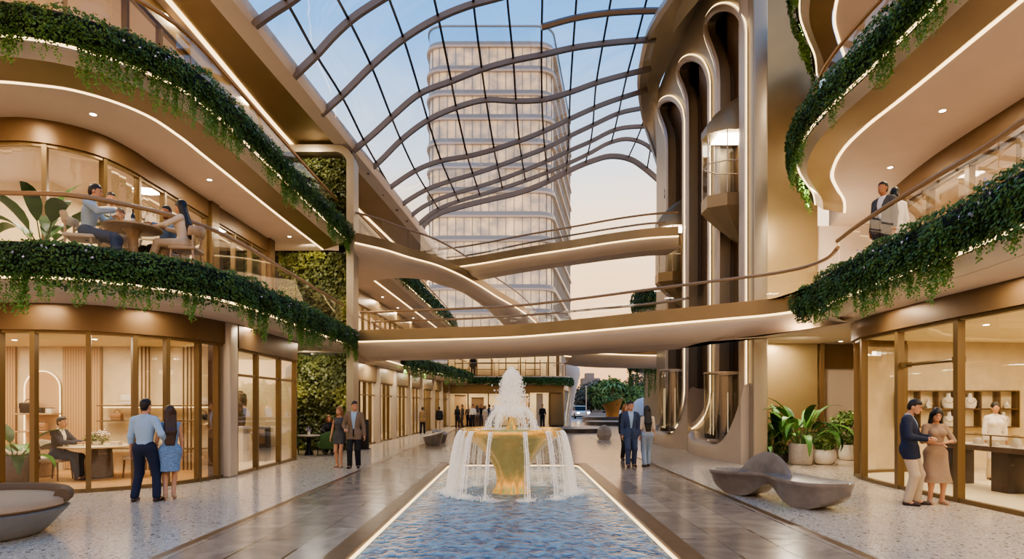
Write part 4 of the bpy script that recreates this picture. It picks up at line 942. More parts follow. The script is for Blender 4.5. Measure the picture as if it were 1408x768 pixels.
# ---- potted plants
def pot(prof, m, parent, name='pot', n=28, label=None):
    return MB().lathe(prof, n=n, caps=True).build(name, m, parent, smooth=50, label=label)
def blade(base, az, el, L, Wd, droop, fold=.25, n=7):
    V = []; Fq = []; p = np.array(base, float); e = el
    side = np.array([-math.sin(az), math.cos(az), 0])
    for i in range(n+1):
        t = i/n; w = Wd*math.sin(PI*(t**.75)*.97+.03)*.5 + .004
        d = np.array([math.cos(az)*math.cos(e), math.sin(az)*math.cos(e), math.sin(e)]); up = np.cross(side, d)*-1
        V += [p-side*w-up*fold*w*-1, p, p+side*w+up*fold*w]
        p = p+d*L/n; e -= droop/n*(1+t)
    for i in range(n):
        a = 3*i; Fq += [(a, a+1, a+4, a+3), (a+1, a+2, a+5, a+4)]
    return V, Fq
def leafy(parent, specs, m, name='foliage', rng=None, stem=True):
    Vs = []; Fs = []; sh = []; mbs = MB()
    for (b, az, el, ls, L, Wd, dr) in specs:
        tip = np.array(b)+np.array([math.cos(az)*math.cos(el), math.sin(az)*math.cos(el), math.sin(el)])*ls
        V, Fq = blade(tip, az, el, L, Wd, dr); k = len(Vs); Vs += V; Fs += [i+k for f in Fq for i in f]; s = rng.random(); sh += list(np.clip(s+rng.random(len(Fq))*.2, 0, 1))
        if stem and ls > .02: mbs.tube([b, tip], [.014, .009], 5)
    mesh_np(name, np.array(Vs), Fs, 4, m, parent, np.array(sh), True)
    if mbs.v: mbs.build('stems', mat('stem_green', '3F5A28', .6), parent)
def bush(parent, c, r, n, lsz, m, name='foliage', seed=0, hi=1., flat=1.):
    rng = np.random.default_rng(seed); D = unit(rng.normal(0, 1, (n, 3))); rad = (.55+.45*rng.random(n)**.5)
    cl = vnoise(D[:, 0]*2+5, D[:, 2]*2+D[:, 1]*1.3+7, seed, 1.6); rad = rad*(.78+.4*cl)
    X = np.array(c)+D*rad[:, None]*np.array(r)
    N = unit(D+rng.normal(0, .6, (n, 3))); T = unit(rng.normal(0, 1, (n, 3))+np.array([0, 0, -.4])); T = unit(T-N*np.sum(N*T, 1, keepdims=True))
    L = lsz*(.7+.6*rng.random(n)); V, Fq = leafquads(X, N, T, L, L*.65)
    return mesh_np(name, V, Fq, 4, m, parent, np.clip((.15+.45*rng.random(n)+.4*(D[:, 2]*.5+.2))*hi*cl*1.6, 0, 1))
M_potl = mat('pot_stone', 'B5AA9C', .75, noise=.12, nscale=20); M_potw = mat('pot_cream', 'D8CFC2', .6); M_potd = mat('pot_dark', '5A4E45', .5, .1, noise=.15, nscale=8)
def potpos(px, py): x, y = gz(px, py, 0); return (x, y, 0)
def plantpot(kind, px, py, pr, ph, mpot, label, cat='potted plant', seed=0, name='potted_plant', loc=None, z=0):
    rng = np.random.default_rng(seed); loc = loc or potpos(px, py)
    root = empty(name, (loc[0], loc[1], loc[2]+z), label=label, cat=cat)
    if kind == 'bowl': pot([(pr*.55, 0), (pr*.85, ph*.15), (pr, ph*.5), (pr*.92, ph*.85), (pr*.75, ph), (pr*.7, ph*.97), (pr*.7, ph*.8)], mpot, root)
    else: pot([(pr*.8, 0), (pr*.92, ph*.04), (pr, ph*.3), (pr, ph*.97), (pr*.96, ph), (pr*.88, ph), (pr*.86, ph*.85)], mpot, root)
    MB().lathe([(.01, ph*.84), (pr*.8, ph*.84)], n=20).build('soil', M_soil, root)
    return root, rng, ph
def broad(root, rng, ph, n, L, Wd, h, spread=.6, r0=.08, m=None, droop=1.1):
    sp = []
    for i in range(n):
        az = 2*PI*i/n*2.4+rng.random()*.6; q = rng.random()
        el = PI/2 - spread*(.25+q); sp.append(((r0*math.cos(az)*.6, r0*math.sin(az)*.6, ph*.85), az, el, h*(.55+.5*rng.random()), L*(.75+.45*rng.random()), Wd*(.8+.4*rng.random()), droop*(.6+.8*q)))
    leafy(root, sp, m or M_leafb, rng=rng)
# the group by the bronze wall
r_, g_, h_ = plantpot('pot', 1101, 638, .31, .58, M_potl, 'tall broad-leaved plant in a big grey stone pot by the bronze wall', seed=3)
broad(r_, g_, h_, 34, 1.0, .19, .8, .95, droop=1.5)
r_, g_, h_ = plantpot('bowl', 1133, 638, .32, .42, M_potw, 'round bushy plant in a wide white bowl pot before the tall plant', seed=4)
bush(r_, (0, 0, h_+.2), (.34, .34, .33), 1100, .07, M_leaft, seed=4, hi=2.2)
r_, g_, h_ = plantpot('pot', 1051, 637, .17, .3, M_potw, 'small leafy plant in a white pot beside the lift pier', seed=5)
broad(r_, g_, h_, 14, .5, .16, .4, .9)
bush(r_, (0, 0, h_+.2), (.22, .22, .22), 260, .08, M_leaf, seed=6)
r_, g_, h_ = plantpot('pot', 1074, 635, .2, .25, M_potd, 'broad dark green plant in a low dark pot behind the bench', seed=7)
broad(r_, g_, h_, 14, .8, .26, .75, .7)
bush(r_, (0, -.02, h_+.1), (.26, .26, .25), 420, .07, M_leaft, seed=8)
r_, g_, h_ = plantpot('pot', 1164, 632, .22, .46, M_potw, 'dark shrub in a cream pot, rightmost by the shop corner', seed=9)
bush(r_, (0, 0, h_+.5), (.42, .42, .55), 900, .1, M_leaft, seed=9, hi=1.5)
MB().tube([(0, 0, h_*.8), (.03, 0, h_+.5)], .02, 6).build('stems', M_bark, r_)
r_, g_, h_ = plantpot('pot', 1141, 626, .2, .5, M_potd, 'slender spiky plant rising behind the white bowl pot', seed=10)
MB().tube([(0, 0, .4), (.0, 0, 1.5)], .022, 6).build('stems', M_bark, r_)
g2 = np.random.default_rng(5); leafy(r_, [((0, 0, 1.5), 2*PI*i/26*3.7, 1.2-g2.random()*1.7, .02, .42, .05, .7) for i in range(40)], M_leaf, rng=g2)
# bag boutique palm, dining-terrace plant
r_, g_, h_ = plantpot('pot', 22, 664, .3, .58, M_potd, 'leafy palm in a faceted grey pot inside the bag boutique window', seed=12)
broad(r_, g_, h_, 12, .75, .27, .35, 1.1, droop=1.)
lx, ly, _z = -8.62, 11.75, 0
r_, g_, h_ = plantpot('pot', 0, 0, .3, .45, M_potl, 'tall banana-leaved plant in a pale pot on the dining terrace', seed=13, loc=(-8.6, 11.3, 4.1))
broad(r_, g_, h_, 11, 1.0, .3, .55, .75, droop=1.0)
# ---- outdoor trees seen through the opening
def tree(px, D, h, r, label, m=M_leaft, seed=0, n=2600, group='trees beyond the atrium'):
    x = (px-CX)*D/F; t = empty('tree', (x, D, 0), label=label, cat='tree')
    MB().tube([(0, 0, 0), (.1, 0, h*.3), (0, .1, h*.6)], [.16, .12, .07], 7).build('trunk', M_bark, t)
    bush(t, (0, 0, h*.62), (r, r, h*.4), n, .42, m, 'crown', seed)
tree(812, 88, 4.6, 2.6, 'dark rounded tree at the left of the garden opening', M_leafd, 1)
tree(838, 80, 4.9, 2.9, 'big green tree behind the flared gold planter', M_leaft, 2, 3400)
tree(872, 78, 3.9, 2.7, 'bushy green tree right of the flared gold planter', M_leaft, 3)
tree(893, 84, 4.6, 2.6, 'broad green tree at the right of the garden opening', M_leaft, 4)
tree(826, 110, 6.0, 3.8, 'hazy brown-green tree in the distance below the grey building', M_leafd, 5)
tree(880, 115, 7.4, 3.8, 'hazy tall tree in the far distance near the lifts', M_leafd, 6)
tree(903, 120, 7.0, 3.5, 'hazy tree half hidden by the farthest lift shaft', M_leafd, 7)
x = (842-CX)*70/F; pt = empty('palm_tree', (x, 70, 0), label='palm tree with arching fronds above the gold planter', cat='palm tree')
MB().tube([(0, 0, 0), (.05, 0, 2.0), (0, 0, 3.6)], [.14, .11, .1], 8).build('trunk', M_bark, pt)
g2 = np.random.default_rng(8); leafy(pt, [((0, 0, 3.55), 2*PI*i/16+g2.random()*.3, .9-g2.random()*.9, .05, 1.9, .42, 1.5) for i in range(18)], M_leaft, 'fronds', g2, stem=False)
def hedge(px0, px1, D, h, label, seed):
    x0, x1 = (px0-CX)*D/F, (px1-CX)*D/F; t = empty('hedge', ((x0+x1)/2, D, 0), label=label, cat='hedge')
    MB().rbox((0, 0, h*.45), (x1-x0-.4, 1.0, h*.9), .2).build('core', M_core_g, t); bush(t, (0, 0, h*.5), ((x1-x0)/2, .7, h*.62), 1600, .3, M_leaft, 'foliage', seed)
hedge(785, 806, 84, 1.3, 'clipped low green hedge behind the parked car', 11)
hedge(866, 905, 62, 2.0, 'flowering shrub mass behind the walking couple', 12)
# ------------------------------------------------------------------ people (signed-distance bodies meshed with surface nets)
def surfnet(S, o, h):
    nx, ny, nz = S.shape; ins = S < 0
    c = np.zeros((nx-1, ny-1, nz-1), int)
    for dx in (0, 1):
        for dy in (0, 1):
            for dz in (0, 1): c += ins[dx:nx-1+dx, dy:ny-1+dy, dz:nz-1+dz]
    act = (c > 0) & (c < 8); idx = -np.ones(act.shape, int); I = np.argwhere(act)
    if not len(I): return None, None
    idx[act] = np.arange(len(I)); acc = np.zeros((len(I), 3)); cnt = np.zeros(len(I))
    cor = [(0, 0, 0), (1, 0, 0), (0, 1, 0), (1, 1, 0), (0, 0, 1), (1, 0, 1), (0, 1, 1), (1, 1, 1)]
    for a in range(8):
        for b in range(a+1, 8):
            da = np.array(cor[a]); db = np.array(cor[b])
            if np.abs(da-db).sum() != 1: continue
            va = S[tuple((I+da).T)]; vb = S[tuple((I+db).T)]; m = (va < 0) != (vb < 0)
            t = np.where(m, va/np.where(m, va-vb, 1), 0)[:, None]
            acc += np.where(m[:, None], da+t*(db-da), 0); cnt += m
    V = (I+acc/cnt[:, None])*h+o; Fs = []
    for ax in range(3):
        u, w = [(1, 2), (2, 0), (0, 1)][ax]
        sl0 = [slice(None)]*3; sl1 = [slice(None)]*3; sl0[ax] = slice(0, -1); sl1[ax] = slice(1, None)
        A = ins[tuple(sl0)]; B = ins[tuple(sl1)]; E = np.argwhere(A != B)
        ok = (E[:, u] > 0) & (E[:, w] > 0) & (E[:, u] < S.shape[u]-1) & (E[:, w] < S.shape[w]-1); E = E[ok]
        if not len(E): continue
        du = np.zeros(3, int); du[u] = 1; dw = np.zeros(3, int); dw[w] = 1
        q = np.stack([idx[tuple((E-du-dw).T)], idx[tuple((E-dw).T)], idx[tuple(E.T)], idx[tuple((E-du).T)]], 1)
        fl = ~A[tuple(E.T)]; q[fl] = q[fl][:, ::-1]; Fs.append(q[(q >= 0).all(1)])
    return V, np.concatenate(Fs)
class SDF:
    def __init__(s): s.p = []
    def cap(s, a, ra, b, rb, k=.03): s.p.append(('c', np.array(a, float), ra, np.array(b, float), rb, k)); return s
    def ell(s, c, r, k=.03, M=None): s.p.append(('e', np.array(c, float), np.array(r, float), np.eye(3) if M is None else M, None, k)); return s
    def cone(s, rows, k=.02): s.p.append(('k', np.array(rows, float), None, None, None, k)); return s   # rows z,a,b,cx,cy ascending z
    def cut(s, f): s.p.append(('x', f, None, None, None, 0)); return s                                 # d=max(d,f(X))
    def mesh(s, h):
        lo = np.full(3, 9e9); hi = -lo
        for q in s.p:
            if q[0] == 'c': b = [(q[1]-q[2], q[1]+q[2]), (q[3]-q[4], q[3]+q[4])]
            elif q[0] == 'e': b = [(q[1]-q[2].max(), q[1]+q[2].max())]
            elif q[0] == 'k': R = q[1]; b = [((R[:, 3]-R[:, 1]).min(), (R[:, 4]-R[:, 2]).min(), R[:, 0].min()), ((R[:, 3]+R[:, 1]).max(), (R[:, 4]+R[:, 2]).max(), R[:, 0].max())]; b = [tuple(map(np.array, b))]
            else: continue
            for l, u in b: lo = np.minimum(lo, l); hi = np.maximum(hi, u)
        lo -= 3*h; hi += 3*h; n = np.ceil((hi-lo)/h).astype(int)+1
        ax = [lo[i]+h*np.arange(n[i]) for i in range(3)]; S = np.full(tuple(n), 1., np.float32)
        for q in s.p:
            k = q[5]; m = k*1.5+3*h
            if q[0] == 'c': l = np.minimum(q[1]-q[2], q[3]-q[4])-m; u = np.maximum(q[1]+q[2], q[3]+q[4])+m
            elif q[0] == 'e': l = q[1]-q[2].max()-m; u = q[1]+q[2].max()+m
            else: l = lo; u = hi
            i0 = np.clip(np.floor((l-lo)/h).astype(int), 0, n-1); i1 = np.clip(np.ceil((u-lo)/h).astype(int)+1, 1, n)
            X, Y, Z = np.meshgrid(*[ax[i][i0[i]:i1[i]] for i in range(3)], indexing='ij'); X = np.stack([X, Y, Z], -1).astype(np.float32)
            sub = (slice(i0[0], i1[0]), slice(i0[1], i1[1]), slice(i0[2], i1[2]))
            if q[0] == 'c':
                a, b = q[1], q[3]; ab = b-a; t = np.clip(((X-a)@ab)/max(ab@ab, 1e-9), 0, 1)
                d = np.linalg.norm(X-a-t[..., None]*ab, axis=-1)-(q[2]+(q[4]-q[2])*t)
            elif q[0] == 'e':
                P = (X-q[1])@q[3]; k0 = np.linalg.norm(P/q[2], axis=-1); k1 = np.linalg.norm(P/q[2]**2, axis=-1); d = k0*(k0-1)/np.maximum(k1, 1e-6)
            elif q[0] == 'k':
                R = q[1]; z = X[..., 2]; a = np.interp(z, R[:, 0], R[:, 1]); b = np.interp(z, R[:, 0], R[:, 2]); cx = np.interp(z, R[:, 0], R[:, 3]); cy = np.interp(z, R[:, 0], R[:, 4])
                rr = np.sqrt(((X[..., 0]-cx)/a)**2+((X[..., 1]-cy)/b)**2); d = (rr-1)*np.minimum(a, b)
                d = np.maximum(d, np.maximum(R[0, 0]-z, z-R[-1, 0]))
            else: S[sub] = np.maximum(S[sub], q[1](X)); continue
            A = S[sub]; hh = np.clip(.5+.5*(d-A)/max(k, 1e-5), 0, 1); S[sub] = d*(1-hh)+A*hh-k*hh*(1-hh)
        return surfnet(S, lo, h)
def rotm(yaw=0, pitch=0, roll=0):   # yaw left +, pitch down +
    return np.array(Matrix.Rotation(yaw, 3, 'Z') @ Matrix.Rotation(-pitch, 3, 'X') @ Matrix.Rotation(roll, 3, 'Y'))
def ik(a, t, l1, l2, hint):
    a = np.array(a, float); t = np.array(t, float); d = t-a; L = np.linalg.norm(d)
    if L > (l1+l2)*.995: t = a+d/L*(l1+l2)*.995; d = t-a; L = np.linalg.norm(d)
    x = (l1*l1-l2*l2+L*L)/(2*L); y = math.sqrt(max(l1*l1-x*x, 0)); u = d/L; hnt = np.array(hint, float); hnt = hnt-u*(hnt@u); hnt /= np.linalg.norm(hnt)+1e-9
    return a+u*x+hnt*y, t
M_skin = mat('skin', 'C28E6B', .55); M_skin2 = mat('skin_tan', 'A87350', .55)
M_hair_d = mat('hair_black', '16110E', .45); M_hair_b = mat('hair_brown', '3A2416', .45); M_hair_l = mat('hair_light_brown', '8A5F38', .5)
def cloth(name, col, rough=.8, noise=.06, ns=60): return mat('cloth_'+name, col, rough, 0, noise=noise, nscale=ns)
def person(label, loc, rz, h=1.72, fem=False, vox=.012, hair='short', hairm=None, skin=None, top=None, topkind='shirt', under=None, bottom=None, botkind='trousers', shoes=None,
           hip=None, feet=None, hands=None, elbow=None, lean=0., twist=0., head=(0, 0), knee=None, curl=.5, sleeve=1., hem=None, group=None, tie=None, heels=False, face=True, beard=False):
    s = h/1.75; skin = skin or M_skin; hairm = hairm or M_hair_d; w = .86 if fem else 1.
    B = SDF(); hz = (hip if hip is not None else .93*s)
    P = np.array([0, 0, hz]); Rt = rotm(twist, lean)
    def T(x, y, z): return P+Rt@np.array([x, y, z])*s
    nk = T(0, -.005, .54); sh = {1: T(.178*w, -.005, .475), -1: T(-.178*w, -.005, .475)}
    hc = T(0, .035, .7); Rh = Rt@rotm(head[0], head[1])
    neckb = T(0, .0, .56); hc = neckb+Rh@np.array([0, .03, .145])*s
    def Hd(x, y, z): return hc+Rh@np.array([x, y, z])*s
    hj = {1: P+np.array([.092, 0, -.01])*s, -1: P+np.array([-.092, 0, -.01])*s}
    feet = feet or {1: (.1, .0), -1: (-.1, .0)}; foot = {}; kn = {}; an = {}
    for d in (1, -1):
        f = feet[d]; az = np.array([f[0], f[1], (f[2] if len(f) > 2 else 0)+.085*s+(.05 if heels else 0)])
        kn[d], an[d] = ik(hj[d], az, .435*s, .425*s, (knee or {}).get(d, (f[0]*.3, 1, .15))); fa = f[3] if len(f) > 3 else d*-.15
        foot[d] = np.array([-math.sin(fa), math.cos(fa), 0])
    hands = hands or {}; el = {}; wr = {}
    for d in (1, -1):
        t = hands.get(d, (d*.25*w, .04, hz/s-.17)); t = np.array(t)*np.array([s, s, s])
        el[d], wr[d] = ik(sh[d], t, .29*s, .255*s, (elbow or {}).get(d, (d*.5, -1, -.3)))
    # ---- body
    tor = [('e', T(0, 0, .0), (.16*(.94 if fem else 1), .112*(.94 if fem else 1), .13)), ('e', T(0, .0, .2), (.128*w, .093, .15)), ('e', T(0, .005, .35), (.158*w, .108, .165))]
    up0 = Rt@np.array([0, 0, 1.])*s
    def torso(S, inf=0., k=.05):
        for _, c, r in tor: S.ell(c, np.array(r)*s+inf, k*s, Rt)
        S.cap(sh[1]+(nk-sh[1])*.15-up0*.012, .05*s*w+inf*.8, sh[-1]+(nk-sh[-1])*.15-up0*.012, .05*s*w+inf*.8, .05*s)
        for d in (1, -1): S.cap(sh[d]+(nk-sh[d])*.2, .045*s*w+inf*.7, nk+up0*.0, .05*s*w+inf*.5, .03*s)
        if fem:
            for d in (1, -1): S.ell(T(d*.07, .085, .36), np.array((.06, .055, .06))*s+inf, .03*s, Rt)
    la = .85 if fem else 1.
    def arms(S, inf=0., to=1., k=.025):
        for d in (1, -1):
            S.cap(sh[d]-up0*.006, .05*s*la+inf, el[d], .038*s*la+inf, k)
            if to > .5: e = el[d]+(wr[d]-el[d])*min(1, (to-.5)*2); S.cap(el[d], .037*s*la+inf, e, (.037-.011*min(1, (to-.5)*2))*s*la+inf, k)
    def legs(S, inf=0., inf2=None, to=1., k=.035):
        inf2 = inf if inf2 is None else inf2
        for d in (1, -1):
            S.cap(hj[d], .085*s+inf, kn[d],   .05*s+(inf+inf2)/2, k); e = kn[d]+(an[d]-kn[d])*to
            S.cap(kn[d], .049*s+(inf+inf2)/2, e, .037*s+inf2, k)
            if to > .9 and inf == 0 and not (bottom and botkind == 'trousers'): c = kn[d]+(an[d]-kn[d])*.3; back = np.cross(an[d]-kn[d], [1, 0, 0]); back /= np.linalg.norm(back)+1e-9; S.ell(c-back*np.sign(back[1] if abs(back[1]) > .1 else 1)*.018*s, np.array((.048, .05, .1))*s, .03)
    torso(B); arms(B); legs(B)
    B.cap(nk-np.array([0, 0, .03*s]), .056*s*w, neckb+Rh@np.array([0, .012, .06])*s, .05*s*w, .025)
    B.ell(Hd(0, -.008, .035), np.array((.076, .097, .098))*s, .02, Rh); B.ell(Hd(0, .03, -.04), np.array((.056, .065, .075))*s, .03, Rh)
    fine = vox < .011
    if face:
        B.cap(Hd(0, .088, .02), .010*s, Hd(0, .106, -.018), .014*s, .012)
        for d in (1, -1): B.ell(Hd(d*.076, -.005, -.002), np.array((.012, .022, .032))*s, .008, Rh)
        B.ell(Hd(0, .082, -.068), np.array((.026, .014, .016))*s, .015, Rh)
    for d in (1, -1):
        fd = foot[d]; B.cap(an[d]-np.array([0, 0, .035*s]), .036*s, an[d]+fd*.115*s+np.array([0, 0, -.052*s-(.045 if heels else 0)]), .028*s, .03)
        # hand: palm, four unequal fingers, thumb
        hd = wr[d]-el[d]; hd /= np.linalg.norm(hd); side = np.cross(hd, [0, 0, 1.]);
        if np.linalg.norm(side) < .3: side = np.array([0, 1., 0])
        side /= np.linalg.norm(side); pn = np.cross(side, hd)
        if abs(hd[2]) > .7: side = np.array([0., 1., 0]); side -= hd*(side@hd); side /= np.linalg.norm(side); pn = np.cross(hd, side)*d; pn = pn if pn[0]*d < 0 else -pn
        else: pn = pn if pn[2] < 0 else -pn; side = side if side[0]*d < 0 else -side
        hs = s*(.9 if fem else 1.); w0 = wr[d]
        for o in (-.024, 0, .024): B.cap(w0+side*o*.6*hs, .017*hs, w0+hd*.085*hs+side*o*hs, .0145*hs, .012)
        for i, (o, L) in enumerate(((.031, .068), (.0105, .078), (-.0105, .072), (-.031, .056))):
            a = w0+hd*.088*hs+side*o*hs; c1 = curl*.7; c2 = curl*1.5
            m = a+(hd*math.cos(c1)+pn*math.sin(c1))*L*.55*hs+side*o*.12*hs; e = m+(hd*math.cos(c2)+pn*math.sin(c2))*L*.5*hs
            B.cap(a, .0098*hs, m, .0088*hs, .004); B.cap(m, .0088*hs, e, .0072*hs, .004)
        a = w0+hd*.025*hs+side*.028*hs; m = a+(hd*.6+side*.7+pn*.3)*.042*hs; e = m+(hd*.85+side*.25+pn*.4)*.036*hs
        B.cap(a, .014*hs, m, .0115*hs, .01); B.cap(m, .0115*hs, e, .0085*hs, .005)
    V, Q = B.mesh(vox); root = mesh_np('person', V, Q.ravel(), 4, skin, None, None, True)
    root.location = loc; root.rotation_euler = (0, 0, rz); tag(root, label, 'person', group)
    gv = max(vox*1.15, .009)
    def garment(name, S, m, v=gv):
        V, Q = S.mesh(v)
        if V is not None: return mesh_np(name, V, Q.ravel(), 4, m, root, None, True)
    up = Rt@np.array([0, 0, 1.]); wz = T(0, 0, .1)
    def above(pt, n=up): pt = np.array(pt); return lambda X: (pt-X)@n
    def below(pt, n=up): pt = np.array(pt); return lambda X: (X-pt)@n
    # ---- bottom
    if botkind == 'trousers' and bottom:
        S = SDF()
        for _, c, r in tor[:1]: S.ell(c, np.array(r)*s+.014, .05, Rt)
        S.ell(tor[1][1], np.array(tor[1][2])*s+.012, .05, Rt); legs(S, .02, .03, .97); S.cut(below(T(0, 0, .12))); garment('trousers', S, bottom)
    elif bottom and botkind == 'skirt' : pass
    # ---- top
    if top:
        if topkind in ('shirt', 'jacket'):
            j = topkind == 'jacket'
            if j and under:
                S = SDF(); torso(S, .012); S.cap(nk-up*.02, .062*s, nk+up*.035*s, .06*s, .02); S.cut(above(T(0, 0, .08))); S.cut(below(nk+up*.04*s)); garment('shirt', S, under)
            S = SDF(); inf = .03 if j else .016; torso(S, inf); arms(S, .019 if j else .016, sleeve)
            if j or (hem is not None and hem < 0):
                for d in (1, -1): S.cap(hj[d], .1*s+inf*.6, hj[d]+(kn[d]-hj[d])*.3, .09*s+inf*.6, .05)
            if not j: S.cap(nk-up*.02, .064*s, nk+up*.03*s, .062*s, .02)
            S.cut(above(T(0, 0, -.17 if j else (.06 if hem is None else hem)))); S.cut(below(nk+up*(.03 if j else .035)*s))
            if j and under:
                c0 = T(0, .13, .1); c1 = T(0, .11, .56); ax_ = c1-c0
                def notch(X, c0=c0, ax_=ax_, fr=Rt@np.array([0, 1., 0])):
                    t = np.clip(((X-c0)@ax_)/(ax_@ax_), -.4, 1.1); q = X-c0-t[..., None]*ax_; fd_ = q@fr; lat = np.linalg.norm(q-fd_[..., None]*fr, axis=-1)
                    return np.minimum((.018+.062*np.clip(t, 0, 1))*s-lat, fd_+.1)
                S.cut(notch)
            garment('jacket' if j else 'shirt', S, top)
            if tie: MB().tube([T(0, .137, .5), T(0, .15, .38), T(0, .135, .15)], [.014, .022, .024], 6).build('tie', tie, root)
        elif topkind == 'dress':
            S = SDF(); torso(S, .014)
            if sleeve > 0: arms(S, .016, sleeve)
            hz_ = hem if hem is not None else .5*s
            zt = P[2]+.1*s; fl = botkind if isinstance(botkind, (int, float)) else .2
            S.cone([(hz_, fl, fl*.8, 0, 0), (P[2]-.1*s, .164*s, .13*s, 0, 0), (P[2]+.02, .156*s, .118*s, 0, 0), (zt, .13*s, .105*s, 0, 0)], .03)
            for d in (1, -1):
                S.cap(hj[d], .085*s+.02, kn[d], .052*s+.02, .04); S.cap(kn[d], .052*s+.02, an[d], .04*s+.02, .03)
            S.cut(lambda X: hz_-X[..., 2]); S.cut(below(nk-up*.01*s)); garment('dress', S, top)
    # ---- shoes
    if shoes:
        for d in (1, -1):
            S = SDF(); fd = foot[d]; a = an[d].copy(); a[2] -= .045*s
            hl = .05 if heels else 0.
            tip = an[d]+fd*.165*s; tip[2] = an[d][2]-.085*s-hl+.028*s; bk = an[d]-fd*.035*s; bk[2] = an[d][2]-.085*s+.03*s
            S.cap(bk, .036*s, tip, .026*s, .02); S.cap(tip-fd*.05*s, .034*s, tip, .028*s, .02)
            if not heels: S.cap(a, .042*s, bk, .04*s, .02)
            z0 = an[d][2]-.085*s-hl
            S.cut(lambda X, z0=z0: z0-X[..., 2]); sh_ = garment('shoe', S, shoes, max(vox*.9, .008))
            if heels: MB().tube([bk+np.array([0, 0, -.01]), (bk[0], bk[1], z0)], [.016, .007], 6).build('heel', shoes, sh_)
    # ---- hair
    S = SDF(); S.ell(Hd(0, -.014, .045), np.array(((.081, .102, .101) if hair == 'short' else (.084, .105, .102)))*s, .02, Rh)
    fwd = Rh@np.array([0, 1., 0]); upv = Rh@np.array([0, 0, 1.])
    if hair == 'short':
        S.ell(Hd(0, .005, .09), np.array((.066, .066, .046))*s, .03, Rh); S.cap(Hd(0, -.06, -.02), .05*s, Hd(0, -.05, -.05), .045*s, .03)
        def facecut(X):
            q = (X-hc)@Rh/s; return np.minimum(q[..., 1]-(.022+.12*np.clip(q[..., 2], -.03, .2)), .076-.25*np.abs(q[..., 0])-q[..., 2])*s
        S.cut(facecut); S.cut(above(Hd(0, -.06, -.068), upv))
    else:
        long_ = {'long': .42, 'mid': .25, 'bun': .0, 'tail': .3}[hair]
        if hair in ('long', 'mid'):
            for x in (-.05, 0, .05): S.cap(Hd(x*1.2, -.05, .0), .045*s, nk+Rt@np.array([x*1.3, -.1, -long_*.45])*s, .045*s, .04); S.cap(nk+Rt@np.array([x*1.3, -.1, -long_*.45])*s, .045*s, nk+Rt@np.array([x*1.1, -.115, -long_])*s, .026*s, .04)
            for d in (1, -1): S.cap(Hd(d*.07, .0, .02), .026*s, nk+Rt@np.array([d*.085, -.01, -.06 if hair == 'long' else .0])*s, .025*s, .03)
        elif hair == 'tail': S.cap(Hd(0, -.1, .03), .03*s, Hd(0, -.14, -.06), .035*s, .02); S.cap(Hd(0, -.14, -.06), .035*s, Hd(.0, -.12, -.2), .018*s, .02)
        else: S.ell(Hd(0, -.12, .03), np.array((.045, .045, .045))*s, .02)
        fc = Hd(0, .13, -.06)
        S.cut(lambda X: -(np.linalg.norm(((X-fc)@Rh)/np.array((.073, .1, .135)), axis=-1)-1)*.07*s)
    garment('hair', S, hairm, max(vox, .009))
    if beard:
        S = SDF(); S.ell(Hd(0, .032, -.042), np.array((.061, .07, .08))*s, .02, Rh); S.cut(below(Hd(0, 0, -.052), Rh@np.array([0, .5, .86]))); S.cut(above(Hd(0, .02, -.06), Rh@np.array([0, .9, .4]))); garment('beard', S, hairm, .008)
    if face and fine:
        for d in (1, -1):
            MB().ball(Hd(d*.031, .083, .018), (.011*s, .007*s, .006*s), 8, 6).build('eye', M_hair_d, root); MB().tube([Hd(d*.048, .078, .04), Hd(d*.03, .09, .045), Hd(d*.014, .092, .04)], .0045*s, 5).build('eyebrow', M_hair_d, root)
        MB().ball(Hd(0, .092, -.068), (.024*s, .01*s, .008*s), 8, 6).build('lips', mat('lips', '9A5A4C', .5), root)
    return root
def fp(px, py): x, y = gz(px, py, 0); return (x, y, 0)
C_lb = cloth('light_blue', '9DB4C6'); C_navy = cloth('navy', '16203A'); C_blk = cloth('black', '15151A'); C_white = cloth('white', 'E6DDD0'); C_cream = cloth('cream', 'CDBBA0'); C_beige = cloth('beige', 'B9A58A')
C_bluedress = cloth('blue_dress', '6C88A8', noise=.3, ns=40); C_taupe = cloth('taupe_lace', '9A8068', noise=.3, ns=120); C_grey = cloth('grey', '5A5450'); C_dgrey = cloth('dark_grey_knit', '4A4846', noise=.25, ns=90)
C_suit = cloth('slate_suit', '2E3644'); C_brown = cloth('brown_jacket', '7A6650'); C_denim = cloth('pale_denim', '8E9AA6'); C_jeans = cloth('blue_jeans', '33455F')
L_brown = mat('leather_brown', '3A2418', .35); L_blk = mat('leather_black', '121010', .3); L_nude = mat('leather_nude', 'B08A6A', .35)
NEAR = .0085
# window-shopping couple, left
person('man seen from behind in light blue shirt and dark navy trousers outside the bag boutique', fp(199, 689), .05, 1.73, vox=NEAR, top=C_lb, bottom=C_navy, shoes=L_brown, hair='short', feet={1: (.19, .02), -1: (-.17, 0)}, hands={1: (.3, .13, 1.02), -1: (-.27, .06, .82)}, elbow={1: (.5, -1, -.2), -1: (-.5, -1, 0)}, head=(-.15, 0))
person('woman with long brown hair in blue sleeveless dress and heels outside the bag boutique', fp(234, 687), .5, 1.62, True, NEAR, 'long', M_hair_b, top=C_bluedress, topkind='dress', sleeve=0., hem=.5, botkind=.15, shoes=L_nude, heels=True, feet={1: (.05, .04), -1: (-.07, -.03)}, hands={-1: (-.26, .12, .8), 1: (.2, .1, .82)}, head=(.5, .0))
